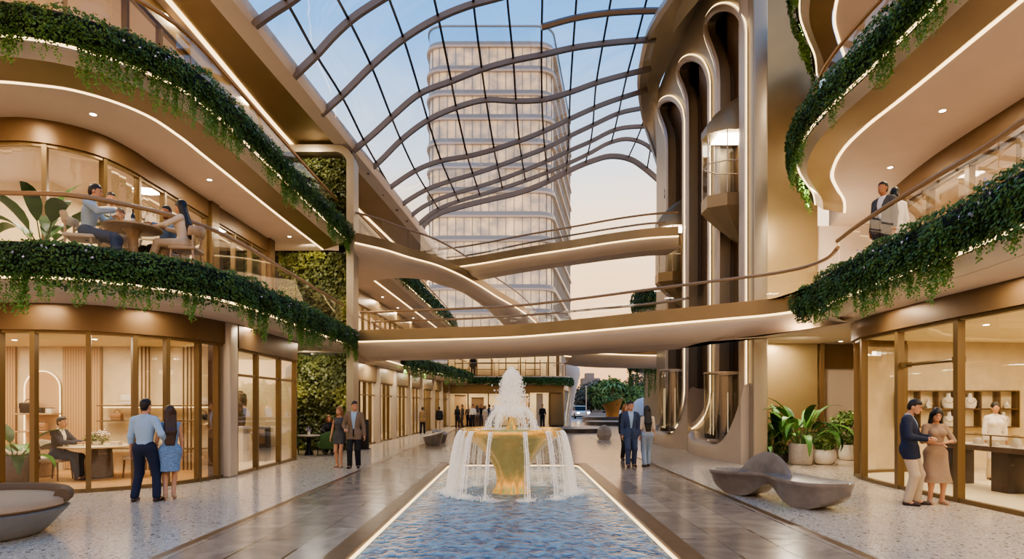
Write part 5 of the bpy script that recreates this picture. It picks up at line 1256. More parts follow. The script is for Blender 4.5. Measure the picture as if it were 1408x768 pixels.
# strolling couple, centre left
person('laughing woman with light brown hair in short dark grey knit dress walking arm in arm', fp(467, 642), PI-.1, 1.58, True, NEAR, 'long', M_hair_l, top=C_dgrey, topkind='dress', sleeve=0., hem=.62, botkind=.165, shoes=L_nude, feet={1: (.07, -.02), -1: (-.08, .1)}, hands={-1: (-.34, .12, 1.0), 1: (.26, .06, .8)}, head=(-.25, -.05))
person('tall man in brown jacket over pale blue shirt and black trousers walking arm in arm', fp(487, 643), PI+.1, 1.72, False, NEAR, 'short', top=C_brown, topkind='jacket', under=C_lb, bottom=C_blk, shoes=L_blk, feet={1: (.1, .08), -1: (-.1, -.03)}, hands={1: (.2, .2, 1.05), -1: (-.28, .06, .85)}, head=(.45, .05))
# couple right of the fountain
person('man in dark blue suit and light shirt walking towards us right of the fountain', fp(867, 641), PI, 1.72, False, NEAR, 'short', top=cloth('blue_suit', '37425A'), topkind='jacket', under=C_lb, bottom=cloth('blue_suit', '37425A'), shoes=L_brown, feet={1: (.09, .12), -1: (-.1, -.06)})
person('woman with long black hair seen from behind in cream top and pale jeans', fp(890, 641), .05, 1.6, True, NEAR, 'long', top=C_cream, topkind='shirt', sleeve=.35, bottom=C_denim, shoes=L_brown, feet={1: (.05, .08), -1: (-.08, -.06)}, head=(.35, 0))
x, y = gz(860, 632, 0); person('woman in black coat half hidden behind the man in the blue suit', (x, y, 0), PI+.3, 1.66, True, .016, 'mid', M_hair_l, top=C_blk, topkind='jacket', under=C_blk, bottom=C_blk, shoes=L_blk)
# couple at the jewellery shop
person('bearded man in navy blazer and beige trousers beside the jewellery shop window', fp(1250, 693), -PI/2-.75, 1.74, False, NEAR, 'short', top=C_navy, topkind='jacket', under=C_lb, bottom=C_beige, shoes=L_brown, feet={1: (.12, .0), -1: (-.12, .08)}, hands={-1: (-.08, .27, 1.12), 1: (.12, .25, 1.1)}, elbow={-1: (-.8, -.6, -.5), 1: (.8, -.6, -.5)}, head=(-.1, .38), beard=True)
person('woman with dark hair in long taupe lace dress looking at jewellery in her hands', fp(1286, 692), PI-.2, 1.6, True, NEAR, 'long', top=C_taupe, topkind='dress', sleeve=.18, hem=.36, botkind=.25, shoes=L_nude, feet={1: (.09, .02), -1: (-.1, 0)}, hands={1: (.05, .24, 1.1), -1: (-.07, .24, 1.13)}, elbow={1: (.9, -.4, -.5), -1: (-.9, -.4, -.5)}, head=(-.1, .4))
person('shop assistant in white shirt and beige trousers standing behind the jewellery counter', (10.55, 13.55, .006), PI-.35, 1.68, True, .011, 'bun', top=C_white, topkind='shirt', bottom=C_cream, shoes=L_brown, hem=-.03)
# seated customer in the boutique
SEATM = (-9.98, 13.55)
person('seated man in dark slate suit at the round table inside the bag boutique', (SEATM[0], SEATM[1], .006), -PI/2, 1.72, False, .0095, 'short', top=C_suit, topkind='jacket', under=C_white, bottom=C_suit, shoes=L_brown, hip=.56, feet={1: (.1, .5), -1: (-.1, .42)}, hands={1: (.12, .48, .83), -1: (-.12, .46, .83)}, elbow={1: (.6, -.5, -.6), -1: (-.6, -.5, -.6)}, lean=.08)
# diners on the left terrace (z 4.1)
person('seated man in pale blue shirt and jeans at the left of the terrace dining table', (-7.55, 10.95, 4.1), -PI/2+.3, 1.82, False, .0095, 'short', top=C_lb, topkind='shirt', bottom=C_jeans, shoes=L_blk, hip=.6, feet={1: (.12, .5), -1: (-.12, .4)}, hands={1: (.12, .42, .95), -1: (-.14, .36, .9)}, elbow={1: (.8, -.4, -.5), -1: (-.8, -.4, -.5)}, lean=.12, head=(.0, .05))
person('standing man in white shirt behind the terrace dining table', (-7.98, 12.25, 4.1), PI+.5, 1.72, False, .011, 'short', top=C_white, topkind='shirt', bottom=C_beige, shoes=L_blk, hands={-1: (-.2, .28, 1.05), 1: (.2, .2, 1.05)}, head=(.2, .1))
person('boy in cream shirt seated at the far side of the terrace dining table', (-7.62, 12.0, 4.1), PI+.15, 1.65, False, .011, 'short', top=C_cream, topkind='shirt', bottom=C_beige, shoes=L_blk, hip=.55, feet={1: (.1, .4), -1: (-.1, .4)}, hands={1: (.15, .36, .88), -1: (-.15, .36, .88)}, elbow={1: (.8, -.4, -.5), -1: (-.8, -.4, -.5)})
person('bearded man in blue denim shirt seated right behind the terrace dining table', (-6.86, 12.3, 4.1), PI-.4, 1.85, False, .011, 'short', skin=M_skin2, top=cloth('denim_shirt', '5D7896'), topkind='shirt', bottom=C_blk, shoes=L_blk, hip=.6, feet={1: (.12, .4), -1: (-.12, .45)}, hands={1: (.15, .42, .95), -1: (-.15, .42, .95)}, elbow={1: (.8, -.4, -.5), -1: (-.8, -.4, -.5)}, lean=.02, head=(.3, .1), beard=True)
person('woman in beige blouse with long dark hair seated right at the terrace table', (-6.24, 11.72, 4.1), PI/2+.1, 1.76, True, .0095, 'long', top=C_cream, topkind='shirt', sleeve=.8, bottom=C_beige, shoes=L_nude, hip=.58, feet={1: (.1, .48), -1: (-.02, .62, .12)}, hands={1: (.1, .46, .92), -1: (-.1, .46, .9)}, elbow={1: (.8, -.4, -.5), -1: (-.8, -.4, -.5)}, lean=.05)
# right balcony
person('person in dark jacket and cap-like dark hair on the right balcony behind the glass', (6.95, 11.6, 4.1), PI/2+.4, 1.7, False, .012, 'short', skin=M_skin2, top=C_dgrey, topkind='jacket', under=C_white, bottom=C_blk, shoes=L_blk)
person('person in long white coat walking on the right balcony behind the glass', (7.25, 11.75, 4.1), -.3, 1.66, True, .012, 'tail', top=C_white, topkind='jacket', under=C_white, bottom=C_white, shoes=L_blk)
# distant walkers and the crowd by the end shop
person('distant walker in tan coat and black trousers beside the left passage shops', fp(581, 596), .1, 1.5, True, .018, 'short', top=cloth('tan', '8A7250'), topkind='jacket', under=C_beige, bottom=C_blk, shoes=L_blk, feet={1: (.1, .1), -1: (-.1, -.08)}, face=False)
person('distant walker in black jacket and beige trousers nearest the end of the left passage', fp(604, 591.5), .2, 1.5, False, .018, 'short', top=C_blk, topkind='jacket', under=C_blk, bottom=C_beige, shoes=L_blk, feet={1: (.1, .1), -1: (-.1, -.05)}, face=False)
crowd = [(629, 'in black dress with dark hair', C_blk, C_blk, 1, 0), (636, 'in dark grey suit', C_dgrey, C_dgrey, 0, 2.), (644, 'in brown jacket', C_brown, C_blk, 0, 3.4), (650, 'in white shirt', C_white, C_blk, 0, 2.8), (656, 'in tan top', C_beige, C_brown, 1, .6), (662, 'in black jacket', C_blk, C_dgrey, 0, 3.), (667, 'in cream top with light trousers', C_cream, C_beige, 1, 3.6), (673, 'in dark slate suit', C_suit, C_suit, 0, 1.), (679, 'in grey top', C_grey, C_blk, 1, 2.4), (746, 'in black clothes half hidden by the fountain spray', C_blk, C_blk, 0, 3.)]
for i, (px, d_, t_, b_, f_, rz_) in enumerate(crowd):
    D = 43.5+(i % 3)*.9; person('distant %s %s before the end shop' % ('woman' if f_ else 'man', d_), ((px-CX)*D/F, D, 0), rz_, 1.58+.06*(i % 2), bool(f_), .028, 'mid' if f_ else 'short', [M_hair_d, M_hair_b, M_hair_l][i % 3], top=t_, topkind='shirt', bottom=b_, shoes=L_blk, face=False, group='crowd by the end shop')
D = 46.6; person('dark figure standing on the balcony of the end building', ((650-CX)*D/F, 47.05, 3.75), PI, 1.65, False, .028, 'short', top=C_blk, topkind='jacket', under=C_blk, bottom=C_blk, shoes=L_blk, face=False)
# ------------------------------------------------------------------ fountain
def goldmat():
    t = NT('gold_leaf'); p = t.pr('D9A441', .24, .92); n = t.n('ShaderNodeTexNoise'); n.inputs['Scale'].default_value = 9; n.inputs['Detail'].default_value = 4
    tc = t.n('ShaderNodeTexCoord'); t.l(tc.outputs['Object'], n.inputs['Vector'])
    r = t.n('ShaderNodeValToRGB'); e = r.color_ramp.elements; e[0].position = .3; e[0].color = (*rgb('BE8A34'), 1); e[1].position = .7; e[1].color = (*rgb('DDB059'), 1)
    t.l(n.outputs['Fac'], r.inputs['Fac']); t.l(r.outputs[0], p.inputs['Base Color'])
    b = t.n('ShaderNodeBump'); b.inputs['Strength'].default_value = .25; b.inputs['Distance'].default_value = .02; t.l(n.outputs['Fac'], b.inputs['Height']); t.l(b.outputs[0], p.inputs['Normal'])
    p.inputs['Emission Color'].default_value = (1, .7, .3, 1); p.inputs['Emission Strength'].default_value = .12  # faint glow put into the gold, as if lit from inside
    t.l(p.outputs[0], t.out.inputs['Surface']); return t.m
def spraymat(name, op, col=(1, .95, .88)):
    t = NT(name); tr = t.n('ShaderNodeBsdfTransparent'); p = t.pr(col, .15); p.inputs['Emission Color'].default_value = (1, .86, .66, 1); p.inputs['Emission Strength'].default_value = .12  # faint warm glow put into the water itself
    m = t.n('ShaderNodeMixShader'); m.inputs[0].default_value = op; t.l(tr.outputs[0], m.inputs[1]); t.l(p.outputs[0], m.inputs[2]); t.l(m.outputs[0], t.out.inputs['Surface']); return t.m
M_gold = goldmat(); M_spray = spraymat('water_spray', .42); M_stream = spraymat('water_stream', .34)
FX, FY = -.04, 12.2
fo = empty('fountain', (FX, FY, -.07), label='gold flared fountain bowl with water jets standing in the pool', cat='fountain')
prof = [(.36, .0), (.35, .03), (.3, .1), (.28, .25), (.3, .4), (.36, .55), (.46, .7), (.59, .84), (.74, .97), (.9, 1.07), (.965, 1.12)]
rings = []
for r, z in prof:
    fl = .1*max(0, 1-z/1.05); rings.append([(r*(1+fl*math.cos(9*a))*math.cos(a), r*(1+fl*math.cos(9*a))*math.sin(a), z) for a in np.linspace(0, 2*PI, 108, endpoint=False)])
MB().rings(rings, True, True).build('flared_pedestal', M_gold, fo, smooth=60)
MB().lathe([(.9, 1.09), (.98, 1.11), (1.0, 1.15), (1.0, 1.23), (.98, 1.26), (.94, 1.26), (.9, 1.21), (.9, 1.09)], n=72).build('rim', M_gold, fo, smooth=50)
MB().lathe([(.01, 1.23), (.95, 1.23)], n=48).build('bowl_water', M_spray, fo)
MB().lathe([(.14, 1.2), (.09, 1.3), (.05, 1.42), (.04, 1.5)], n=24, caps=True).build('nozzle', M_gold, fo)
def drops(P, R):                                 # tiny octahedra
    o = np.array([(1, 0, 0), (-1, 0, 0), (0, 1, 0), (0, -1, 0), (0, 0, 1.5), (0, 0, -1.5)]); f = np.array([(0, 2, 4), (2, 1, 4), (1, 3, 4), (3, 0, 4), (2, 0, 5), (1, 2, 5), (3, 1, 5), (0, 3, 5)])
    V = (P[:, None, :]+o[None]*np.asarray(R)[:, None, None]).reshape(-1, 3); Q = (f[None]+6*np.arange(len(P))[:, None, None]).ravel(); return V, Q
g = np.random.default_rng(3)
def dropobj(name, P, R, m, parent=fo, kind='stuff'):
    V, Q = drops(P, R); o = mesh_np(name, V, Q, 3, m, parent); o['kind'] = kind; return o
# foaming central column
jc = MB(); rings = []
for t in np.linspace(0, 1, 34):
    z = 1.3+1.13*t; r = .03+.13*max(0, t-.12)**.7+.015*math.sin(t*25); r = r*(1 if t < .9 else math.sqrt(max(.02, 1-((t-.9)/.1)**2)))
    rings.append([((r*(1+.2*math.sin(5*a+t*9)+.12*math.sin(11*a-t*23)))*math.cos(a), (r*(1+.2*math.sin(5*a+t*9)+.12*math.sin(11*a-t*23)))*math.sin(a), z) for a in np.linspace(0, 2*PI, 40, endpoint=False)])
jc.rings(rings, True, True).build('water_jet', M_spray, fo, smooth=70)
n = 3000; t = .18+.82*g.random(n)**.7; a = g.random(n)*2*PI; z = 1.25+1.2*t
rr = (.06+.3*(1-t)*np.abs(g.normal(0, .6, n))+.1*np.sin(PI*np.clip(t, 0, 1))**.5)*(.7+.45*g.random(n)); rr = np.where(t > .9, rr*.65, rr)
dropobj('jet_spray', np.c_[rr*np.cos(a), rr*np.sin(a), z], .006+.011*g.random(n), M_spray)
# arching side jets
AZ = [0., PI, .9, PI-.9, -1.0, -PI+1.0]
for k in range(6):
    az = AZ[k]; mb = MB()
    for q in range(10 if k < 2 else 6):
        v = .42+.12*g.random(); h = .38+.16*g.random(); a2 = az+g.normal(0, .16); P = []
        for s in np.linspace(0, 1, 14): P.append(((.05+v*s)*math.cos(a2), (.05+v*s)*math.sin(a2), 1.48+h*4*s*(.46-s*.5)*1.1 - .28*s**3))
        P = [p for p in P if p[2] > 1.22]; mb.tube(P, [.004+.005*g.random()]*len(P), 5)
    o = mb.build('water_arc', M_spray, fo, smooth=60); o['kind'] = 'stuff'
n = 2600; k = g.choice(6, n, p=[.28, .28, .11, .11, .11, .11]); s = g.random(n); a2 = np.array(AZ)[k]+g.normal(0, .22, n); v = .38+.2*g.random(n); h = .36+.2*g.random(n); r = .05+v*s
dropobj('arc_spray', np.c_[r*np.cos(a2), r*np.sin(a2), np.maximum(1.23, 1.48+h*4*s*(.46-s*.5)*1.1-.28*s**3-g.random(n)*.16*s)], .004+.008*g.random(n), M_spray)
# overflow curtain
cl = [(PI-.5, .16, 26), (PI-.12, .17, 30), (PI+.3, .15, 26), (PI+.75, .05, 12), (-1.95, .025, 6), (-1.32, .02, 6), (-.85, .05, 9), (-.35, .15, 22), (.02, .17, 30), (.4, .16, 26), (1.0, .07, 10), (1.6, .07, 8), (2.2, .07, 10)]
mb = MB(); lands = []; dp = []
for a0, sp, cnt in cl:
    for q in range(cnt):
        a = a0+g.normal(0, sp); out = .16+.1*g.random(); z1 = 0 if g.random() < .75 else .5*g.random(); P = []
        tm = math.sqrt(max(.01, (1.2-z1)/1.2))
        for s in np.linspace(0, tm, 11): rad = 1.0+out*s*1.15; P.append((rad*math.cos(a)+g.normal(0, .003), rad*math.sin(a)+g.normal(0, .003), 1.22-1.2*s*s))
        w = .005+.009*g.random(); mb.tube(P, [w*(.7+.5*g.random()) for _ in P], 4, caps=False)
        if z1 == 0: lands.append((P[-1][0], P[-1][1]))
        for s in g.random(16): rad = 1.0+out*s*1.15; dp.append((rad*math.cos(a+g.normal(0, .025)), rad*math.sin(a+g.normal(0, .025)), 1.22-1.2*s*s))
o = mb.build('falling_water', M_stream, fo, smooth=60); o['kind'] = 'stuff'
dropobj('falling_drops', np.array(dp), .004+.008*g.random(len(dp)), M_spray)
# splashes and foam on the pool
L_ = np.array(lands); idx = g.integers(0, len(L_), 5200); q = np.c_[L_[idx]+g.normal(0, .075, (5200, 2)), np.abs(g.normal(0, .035, 5200))+.004]
dropobj('splash', q, .004+.009*g.random(5200), M_spray)
mb = MB()
for a0, sp, cnt in cl:
    for q in range(max(2, cnt//7)):
        a = a0+g.normal(0, .1); r = 1.17+g.normal(0, .07); c = (r*math.cos(a), r*math.sin(a)); w = .06+.1*g.random(); nn = 12
        mb.rings([[(c[0]+w*u*(1+.3*math.sin(3*b+q))*math.cos(b)*1.5, c[1]+w*u*(1+.3*math.sin(3*b+q))*math.sin(b), hgt) for b in np.linspace(0, 2*PI, nn, endpoint=False)] for u, hgt in ((1, .003), (.6, .014), (.08, .022))], True)
o = mb.build('foam', spraymat('foam', .4), fo, smooth=60); o['kind'] = 'stuff'

# ------------------------------------------------------------------ benches and stools
M_conc = mat('polished_concrete', '7F756B', .3, .1, noise=.22, nscale=4); M_concl = mat('pale_concrete', 'A39A8E', .6, 0, noise=.12, nscale=6)
sb = empty('sculptural_bench', (4.5, 10.65, 0), math.atan2(-2.1, 1.1), label='grey polished S-shaped stone bench with curved backrest on the right terrazzo', cat='bench')
rings = []; LB = 2.75
for t in np.linspace(0, 1, 49):
    x = (t-.5)*LB; e = min(t, 1-t); endw = min(1, math.sqrt(max(0, 1-(1-min(1, e/.17))**2)))
    lobe = math.cos(2*PI*(t-.5)*1.0)  # -1 at ends centre.. +1 mid
    w = (.43-.13*math.exp(-((t-.5)/.12)**2))*max(.06, endw); bot = .3*math.exp(-((t-.5)/.13)**2)+.26*(1-min(1, e/.2))**1.6
    yc = .12*math.sin(2*PI*t); top = .43+.05*math.exp(-((t-.5)/.2)**2); dish = .06*endw
    sec = []
    for u in np.linspace(0, 1, 9): sec.append((x, yc+w*(2*u-1)*.88, top-dish*math.sin(PI*u)-.0))
    sec += [(x, yc+w*.97, top+.012), (x, yc+w, top-.03)]
    for u in np.linspace(0, 1, 8): sec.append((x, yc+w*(.97-.42*u**.7) if u < .5 else yc+w*(.97-.42*u**.7), top-.05-(top-.05-bot)*u**1.1))
    for u in np.linspace(1, 0, 8): sec.append((x, yc-w*(.97-.42*u**.7), top-.05-(top-.05-bot)*u**1.1))
    sec += [(x, yc-w, top-.03), (x, yc-w*.97, top+.012)]
    rings.append(sec)
MB().rings(rings, True, True).build('seat', M_conc, sb, smooth=60)
rings = []
for t in np.linspace(0, 1, 30):
    x = -1.12+1.35*t; y = .42-.1*math.cos(PI*t)*0-.32*t**2.2; hgt = .36*math.sin(PI*t)**.75; th = .045
    rings.append([(x, y-th, .4), (x+.02, y-th+.04, .42+hgt*.9), (x+.02, y+.02, .44+hgt), (x, y+th+.06, .42+hgt*.9), (x, y+th, .38)])
MB().rings(rings, True, True).build('backrest', M_conc, sb, smooth=60)
so = empty('round_sofa', (-6.78, 7.72, 0), label='round lounge seat with grey shell and beige cushion at the lower left', cat='sofa')
MB().lathe([(.7, 0), (.78, .05), (.98, .28), (1.02, .33), (.97, .34), (.5, .34)], n=48, caps=True).build('shell', mat('grey_shell', '8A8680', .5, noise=.08, nscale=6), so, smooth=60)
MB().lathe([(.5, .33), (.95, .34), (1.0, .38), (.99, .44), (.93, .47), (.5, .47), (.02, .47)], n=48, caps=True).build('cushion', cloth('sofa_beige', 'A98F70', ns=120), so, smooth=60)
mb = MB(); mb.tube([(.97*math.cos(a), .97*math.sin(a), .47) for a in np.linspace(.3, PI*.9, 30)], [.09]*28+[.07, .04], 12); mb.build('backrest', cloth('sofa_brown', '6A543A', ns=120), so, smooth=60)
def stool(px, py, r, h, lab, rz):
    o = empty('stone_stool', fp(px, py), rz, label=lab, cat='stool', group=None)
    MB().rings([[(r*f*math.cos(a), r*f*math.sin(a)*.85, z+(.1*math.cos(a) if z > .3 else 0)) for a in np.linspace(0, 2*PI, 24, endpoint=False)] for f, z in ((.66, 0), (.7, .03), (1., h*.9), (1.0, h), (.9, h), (.2, h*.94))], True, True).build('body', M_conc, o, smooth=50)
    return o
stool(595.5, 612, .42, .46, 'tapered stone seat in the left walkway, nearer of the pair', .3); stool(604.5, 608.5, .38, .48, 'tapered stone seat in the left walkway, farther of the pair', 2.4)
o = empty('stone_stool', fp(831, 604), .2, label='faceted boulder-like stone seat standing alone behind the pool', cat='stool')
MB().rings([[(f*.36*math.cos(a+.2), f*.36*math.sin(a+.2), z) for a in np.linspace(0, 2*PI, 7, endpoint=False)] for f, z in ((.72, 0), (1., .22), (.92, .46), (.5, .64), (.1, .7))], True, True).build('body', M_concl, o, smooth=25)
# ------------------------------------------------------------------ chairs, tables
M_wood = mat('walnut', '6B4A2E', .45, 0, noise=.18, nscale=14); M_woodl = mat('light_oak', 'A88E6E', .45, 0, noise=.12, nscale=14); M_uph = cloth('upholstery', 'BDAE98', ns=90); M_green = cloth('green_velvet', '3D5A2C', ns=60)
def chair(loc, rz, label, m=None, wood=None, back='open', sh=.47, sc=1.):
    m = m or M_uph; wood = wood or M_woodl; c = empty('chair', loc, rz, label=label, cat='chair')
    MB().rbox((0, .0, sh-.03), (.5, .48, .07), .03).build('seat', m, c)
    mb = MB(); rings = []
    for a in np.linspace(-1.15, 1.15, 17): 
        x = .28*math.sin(a); y = -.02-.24*math.cos(a); hh = .18*(1-.35*abs(a)/1.15)
        rings.append([(x, y, sh+.2), (x*1.05, y-.035, sh+.22), (x*1.14, y-.07, sh+.22+hh), (x*1.12, y-.045, sh+.25+hh), (x*1.06, y-.02, sh+.22+hh)])
    mb.rings(rings, True, True).build('backrest', m if back != 'wood' else wood, c, smooth=60)
    for x in (-1, 1):
        MB().tube([(x*.2, .19, sh-.05), (x*.23, .22, 0)], [.022, .014], 8).build('leg', wood, c); MB().tube([(x*.21, -.2, sh+.25), (x*.2, -.19, sh-.05), (x*.24, -.25, 0)], [.018, .023, .014], 8).build('leg', wood, c)
    return c
def rtable(loc, r, h, label, top, base, kind='column'):
    t = empty('table', loc, label=label, cat='table')
    MB().lathe([(.02, h-.05), (r*.9, h-.05), (r, h-.03), (r, h-.01), (r*.985, h), (.02, h)], n=44, caps=True).build('tabletop', top, t, smooth=50)
    if kind == 'column': MB().lathe([(r*.42, 0), (r*.4, .03), (r*.2, .2), (r*.14, h*.5), (r*.2, h-.12), (r*.35, h-.05)], n=24, caps=True).build('pedestal', base, t, smooth=60)
    else: MB().lathe([(r*.34, 0), (r*.36, .03), (r*.32, h-.05)], n=12, caps=True).build('pedestal', base, t, smooth=20)
    return t
def glassware(kind, loc, label, group=None):
    o = empty(kind, loc, label=label, cat=kind.replace('_', ' '), group=group)
    if kind == 'wine_bottle':
        MB().lathe([(.036, 0), (.038, .02), (.038, .19), (.03, .22), (.014, .25), (.013, .31), (.016, .315), (.016, .33)], n=16, caps=True).build('bottle', mat('bottle_green', '141A10', .15), o); MB().lathe([(.0385, .06), (.0385, .15)], n=16).build('wine_label', M_potw, o)
    elif kind == 'wine_glass':
        MB().lathe([(.032, 0), (.03, .004), (.004, .008), (.004, .08), (.02, .1), (.036, .135), (.034, .17), (.03, .19)], n=14).build('glass', glassmat('wine_glass', (.9, .9, .9), .5), o); MB().lathe([(.002, .1), (.02, .102), (.033, .13), (.002, .13)], n=12).build('drink', mat('white_wine', 'D6B76A', .2), o)
    elif kind == 'plate': MB().lathe([(.02, .0), (.07, .0), (.12, .014), (.118, .018), (.068, .006), (.02, .005)], n=24, caps=True).build('plate', mat('porcelain', 'E6E0D6', .25), o)
    return o
# dining terrace
TZ = 4.1; TL = (-7.08, 11.5); TH = .84
rtable((*TL, TZ), .5, TH, 'round wooden pedestal dining table on the left terrace', M_woodl, M_woodl)
chair((-7.62, 10.93, TZ), -PI/2+.3, 'grey upholstered chair at the left of the terrace dining table', sh=.52)
chair((-6.2, 11.72, TZ), PI/2+.1, 'wooden chair under the woman at the right of the terrace table', m=M_woodl, back='wood', wood=M_woodl, sh=.5)
chair((-6.84, 12.36, TZ), PI-.4, 'grey upholstered chair behind the terrace table on the right', sh=.52)
chair((-7.63, 12.06, TZ), PI+.15, 'grey upholstered chair under the boy behind the terrace table', sh=.47)
z = TZ+TH
glassware('wine_bottle', (-7.05, 11.45, z), 'dark wine bottle standing on the terrace dining table')
for (x, y, l) in ((-7.3, 11.7, 'beside the boy'), (-6.9, 11.62, 'right of the bottle'), (-6.8, 11.36, 'nearest the woman'), (-7.3, 11.25, 'nearest the man in pale blue')): glassware('wine_glass', (x, y, z), 'wine glass on the terrace dining table, %s' % l, 'wine glasses on the terrace table')
for (x, y, l) in ((-6.72, 11.52, 'before the woman'), (-6.98, 11.83, 'before the man in denim'), (-7.42, 11.46, 'before the man in pale blue')): glassware('plate', (x, y, z), 'white plate on the terrace dining table, %s' % l, 'plates on the terrace table')
# boutique
rtable((-9.35, 13.95, .006), .78, .74, 'round table with pale top and thick grey pedestal inside the bag boutique', M_marblew, M_potd, 'drum')
chair((SEATM[0]-.06, SEATM[1], .006), -PI/2, 'cream upholstered chair under the seated man in the boutique', wood=M_wood, sh=.46)
s_ = empty('stool', (-8.55, 14.05, .006), label='cream cushioned wooden stool right of the boutique table', cat='stool')
MB().rbox((0, 0, .44), (.46, .4, .08), .03).build('seat', M_uph, s_)
for x in (-1, 1):
    for y in (-1, 1): MB().tube([(x*.19, y*.16, .42), (x*.21, y*.18, 0)], [.024, .016], 8).build('leg', M_wood, s_)
def bouquet(loc, label):
    v = empty('flower_arrangement', loc, label=label, cat='flowers'); MB().lathe([(.09, 0), (.11, .03), (.12, .08), (.1, .1)], n=16, caps=True).build('bowl', M_potw, v)
    bush(v, (-.05, 0, .14), (.22, .14, .1), 260, .07, M_leaft, 'leaves', 41); bush(v, (.08, 0, .22), (.2, .14, .12), 260, .05, leafmat('cream_petals', 'B9A78C', 'F3EADC'), 'flowers', 42)
bouquet((-9.35, 13.9, .746), 'low arrangement of cream flowers and leaves on the boutique table')
b = empty('gift_box', (-8.9, 13.85, .746), label='small cream box on the right of the boutique table', cat='box'); MB().rbox((0, 0, .035), (.2, .14, .07), .01).build('box', M_potw, b); MB().rbox((0, 0, .075), (.21, .15, .02), .008).build('lid', M_cream, b)
po = empty('pouf', (-11.05, 14.15, .006), label='round pouf with oak drum and cream cushion behind the palm pot', cat='pouf')
MB().lathe([(.42, 0), (.46, .03), (.46, .3), (.43, .32)], n=32, caps=True).build('drum', M_woodl, po); MB().lathe([(.47, .31), (.5, .35), (.5, .4), (.46, .44), (.05, .45)], n=32, caps=True).build('cushion', M_uph, po)
ac = empty('armchair', (-11.9, 14.7, .006), -2.3, label='white rounded armchair behind the palm in the boutique corner', cat='armchair')
MB().rbox((0, 0, .24), (.8, .75, .36), .12).build('seat', cloth('boucle', 'D9CFBF', ns=150), ac); MB().tube([(.4*math.cos(a), .38*math.sin(a)-.02, .55) for a in np.linspace(PI*.95, 2*PI*1.02, 16)], .12, 10).build('backrest', MATS['cloth_boucle'], ac)
# arched niche with shelf
nx0, nx1, nzt, nz0 = -12.35, -11.45, 2.5, .3; cx = (nx0+nx1)/2; R = (nx1-nx0)/2
arch = [(nx0, nz0), (nx0, nzt-R)]+[(cx-R*math.cos(a), nzt-R+R*math.sin(a)) for a in np.linspace(0, PI, 20)]+[(nx1, nz0)]
ni = empty('display_niche', (cx, 15.66, 0), label='arched wall niche glowing at its edge in the bag boutique', cat='niche')
mb = MB(); mb.add([(x-cx, -.03, z) for x, z in arch], [tuple(range(len(arch)))]); mb.build('back_panel', mat('niche_plaster', 'C4A27C', .7), ni, smooth=0)
mb = MB(); mb.tube([(x-cx, -.05, z) for x, z in arch], .016, 6); mb.build('led_outline', M_led2, ni)
for k, (zz, w) in enumerate(((1.42, .98), (.98, .9))):
    MB().rbox((0, -.2, zz), (w, .34, .04), .01).build('shelf', M_woodl, ni)
def handbag(loc, w, h, m, label, rz=0):
    o = empty('handbag', loc, rz, label=label, cat='handbag'); MB().rbox((0, 0, h/2), (w, .14, h), .035).build('body', m, o); MB().rbox((0, -.06, h*.68), (w*.98, .05, h*.6), .02).build('flap', m, o)
    MB().tube([(w*.3*math.cos(a), 0, h*.95+.1*math.sin(a)) for a in np.linspace(0, PI, 14)], .01, 6).build('handle', m, o)
M_lth = mat('bag_leather', '1A1412', .35); M_lthb = mat('bag_tan', '9A7450', .45)
handbag((cx-.2, 15.45, 1.44), .42, .26, M_lth, 'black leather handbag on the shelf of the arched niche')
for x, w, l in ((.1, .1, 'small dark box right of the handbag in the arched niche'), (.32, .14, 'black and white box at the right end of the niche shelf')):
    o = empty('gift_box', (cx+x, 15.45, 1.44), label=l, cat='box'); MB().rbox((0, 0, .06), (w, .12, .12), .01).build('box', M_lth if w < .12 else M_potw, o); MB().rbox((0, 0, .125), (w*1.05, .125, .02), .006).build('lid', M_lth, o)
handbag((cx+.1, 15.45, 1.0), .3, .2, M_lthb, 'tan handbag on the lower shelf of the arched niche')
for i, (x0, x1, lab) in enumerate(((-10.35, -9.35, 'left'), (-9.25, -8.3, 'middle'), (-8.2, -7.35, 'right'))):
    s_ = empty('wall_shelving', ((x0+x1)/2, 15.55, .006), label='bronze pole wall shelving on the cream wall, %s bay' % lab, cat='shelving'); w = x1-x0
    for x in (-w/2, w/2, -w/2+.09 if i else w/2-.1): MB().box((x, 0, 1.55), (.025, .03, 3.1)).build('pole', M_bronzed, s_, smooth=0)
    for zz in (.55, 1.24, 1.62): MB().rbox((0, -.08, zz), (w, .3, .03), .006).build('shelf', M_frame, s_); 
    MB().box((0, .05, 1.58), (w, .02, .02)).build('light_strip', M_led2, s_, smooth=0)
for x, zz, l, m, sz in ((-9.62, 1.635, 'white folded leather bag on the upper shelf of the boutique wall', M_potw, (.3, .26)), (-8.6, 1.255, 'small tan bag on the boutique middle shelf', M_lthb, (.26, .16)), (-7.75, 1.255, 'small black bag on the boutique right shelf', M_lth, (.26, .16)), (-9.9, 1.255, 'brown bag on the boutique left shelf', M_lthb, (.28, .18)), (-7.7, 1.635, 'cream bag on the top right boutique shelf', M_potw, (.26, .2)), (-8.8, .565, 'cream bag on the lowest boutique shelf', M_uph, (.3, .2))):
    handbag((x, 15.44, zz), sz[0], sz[1], m, l)
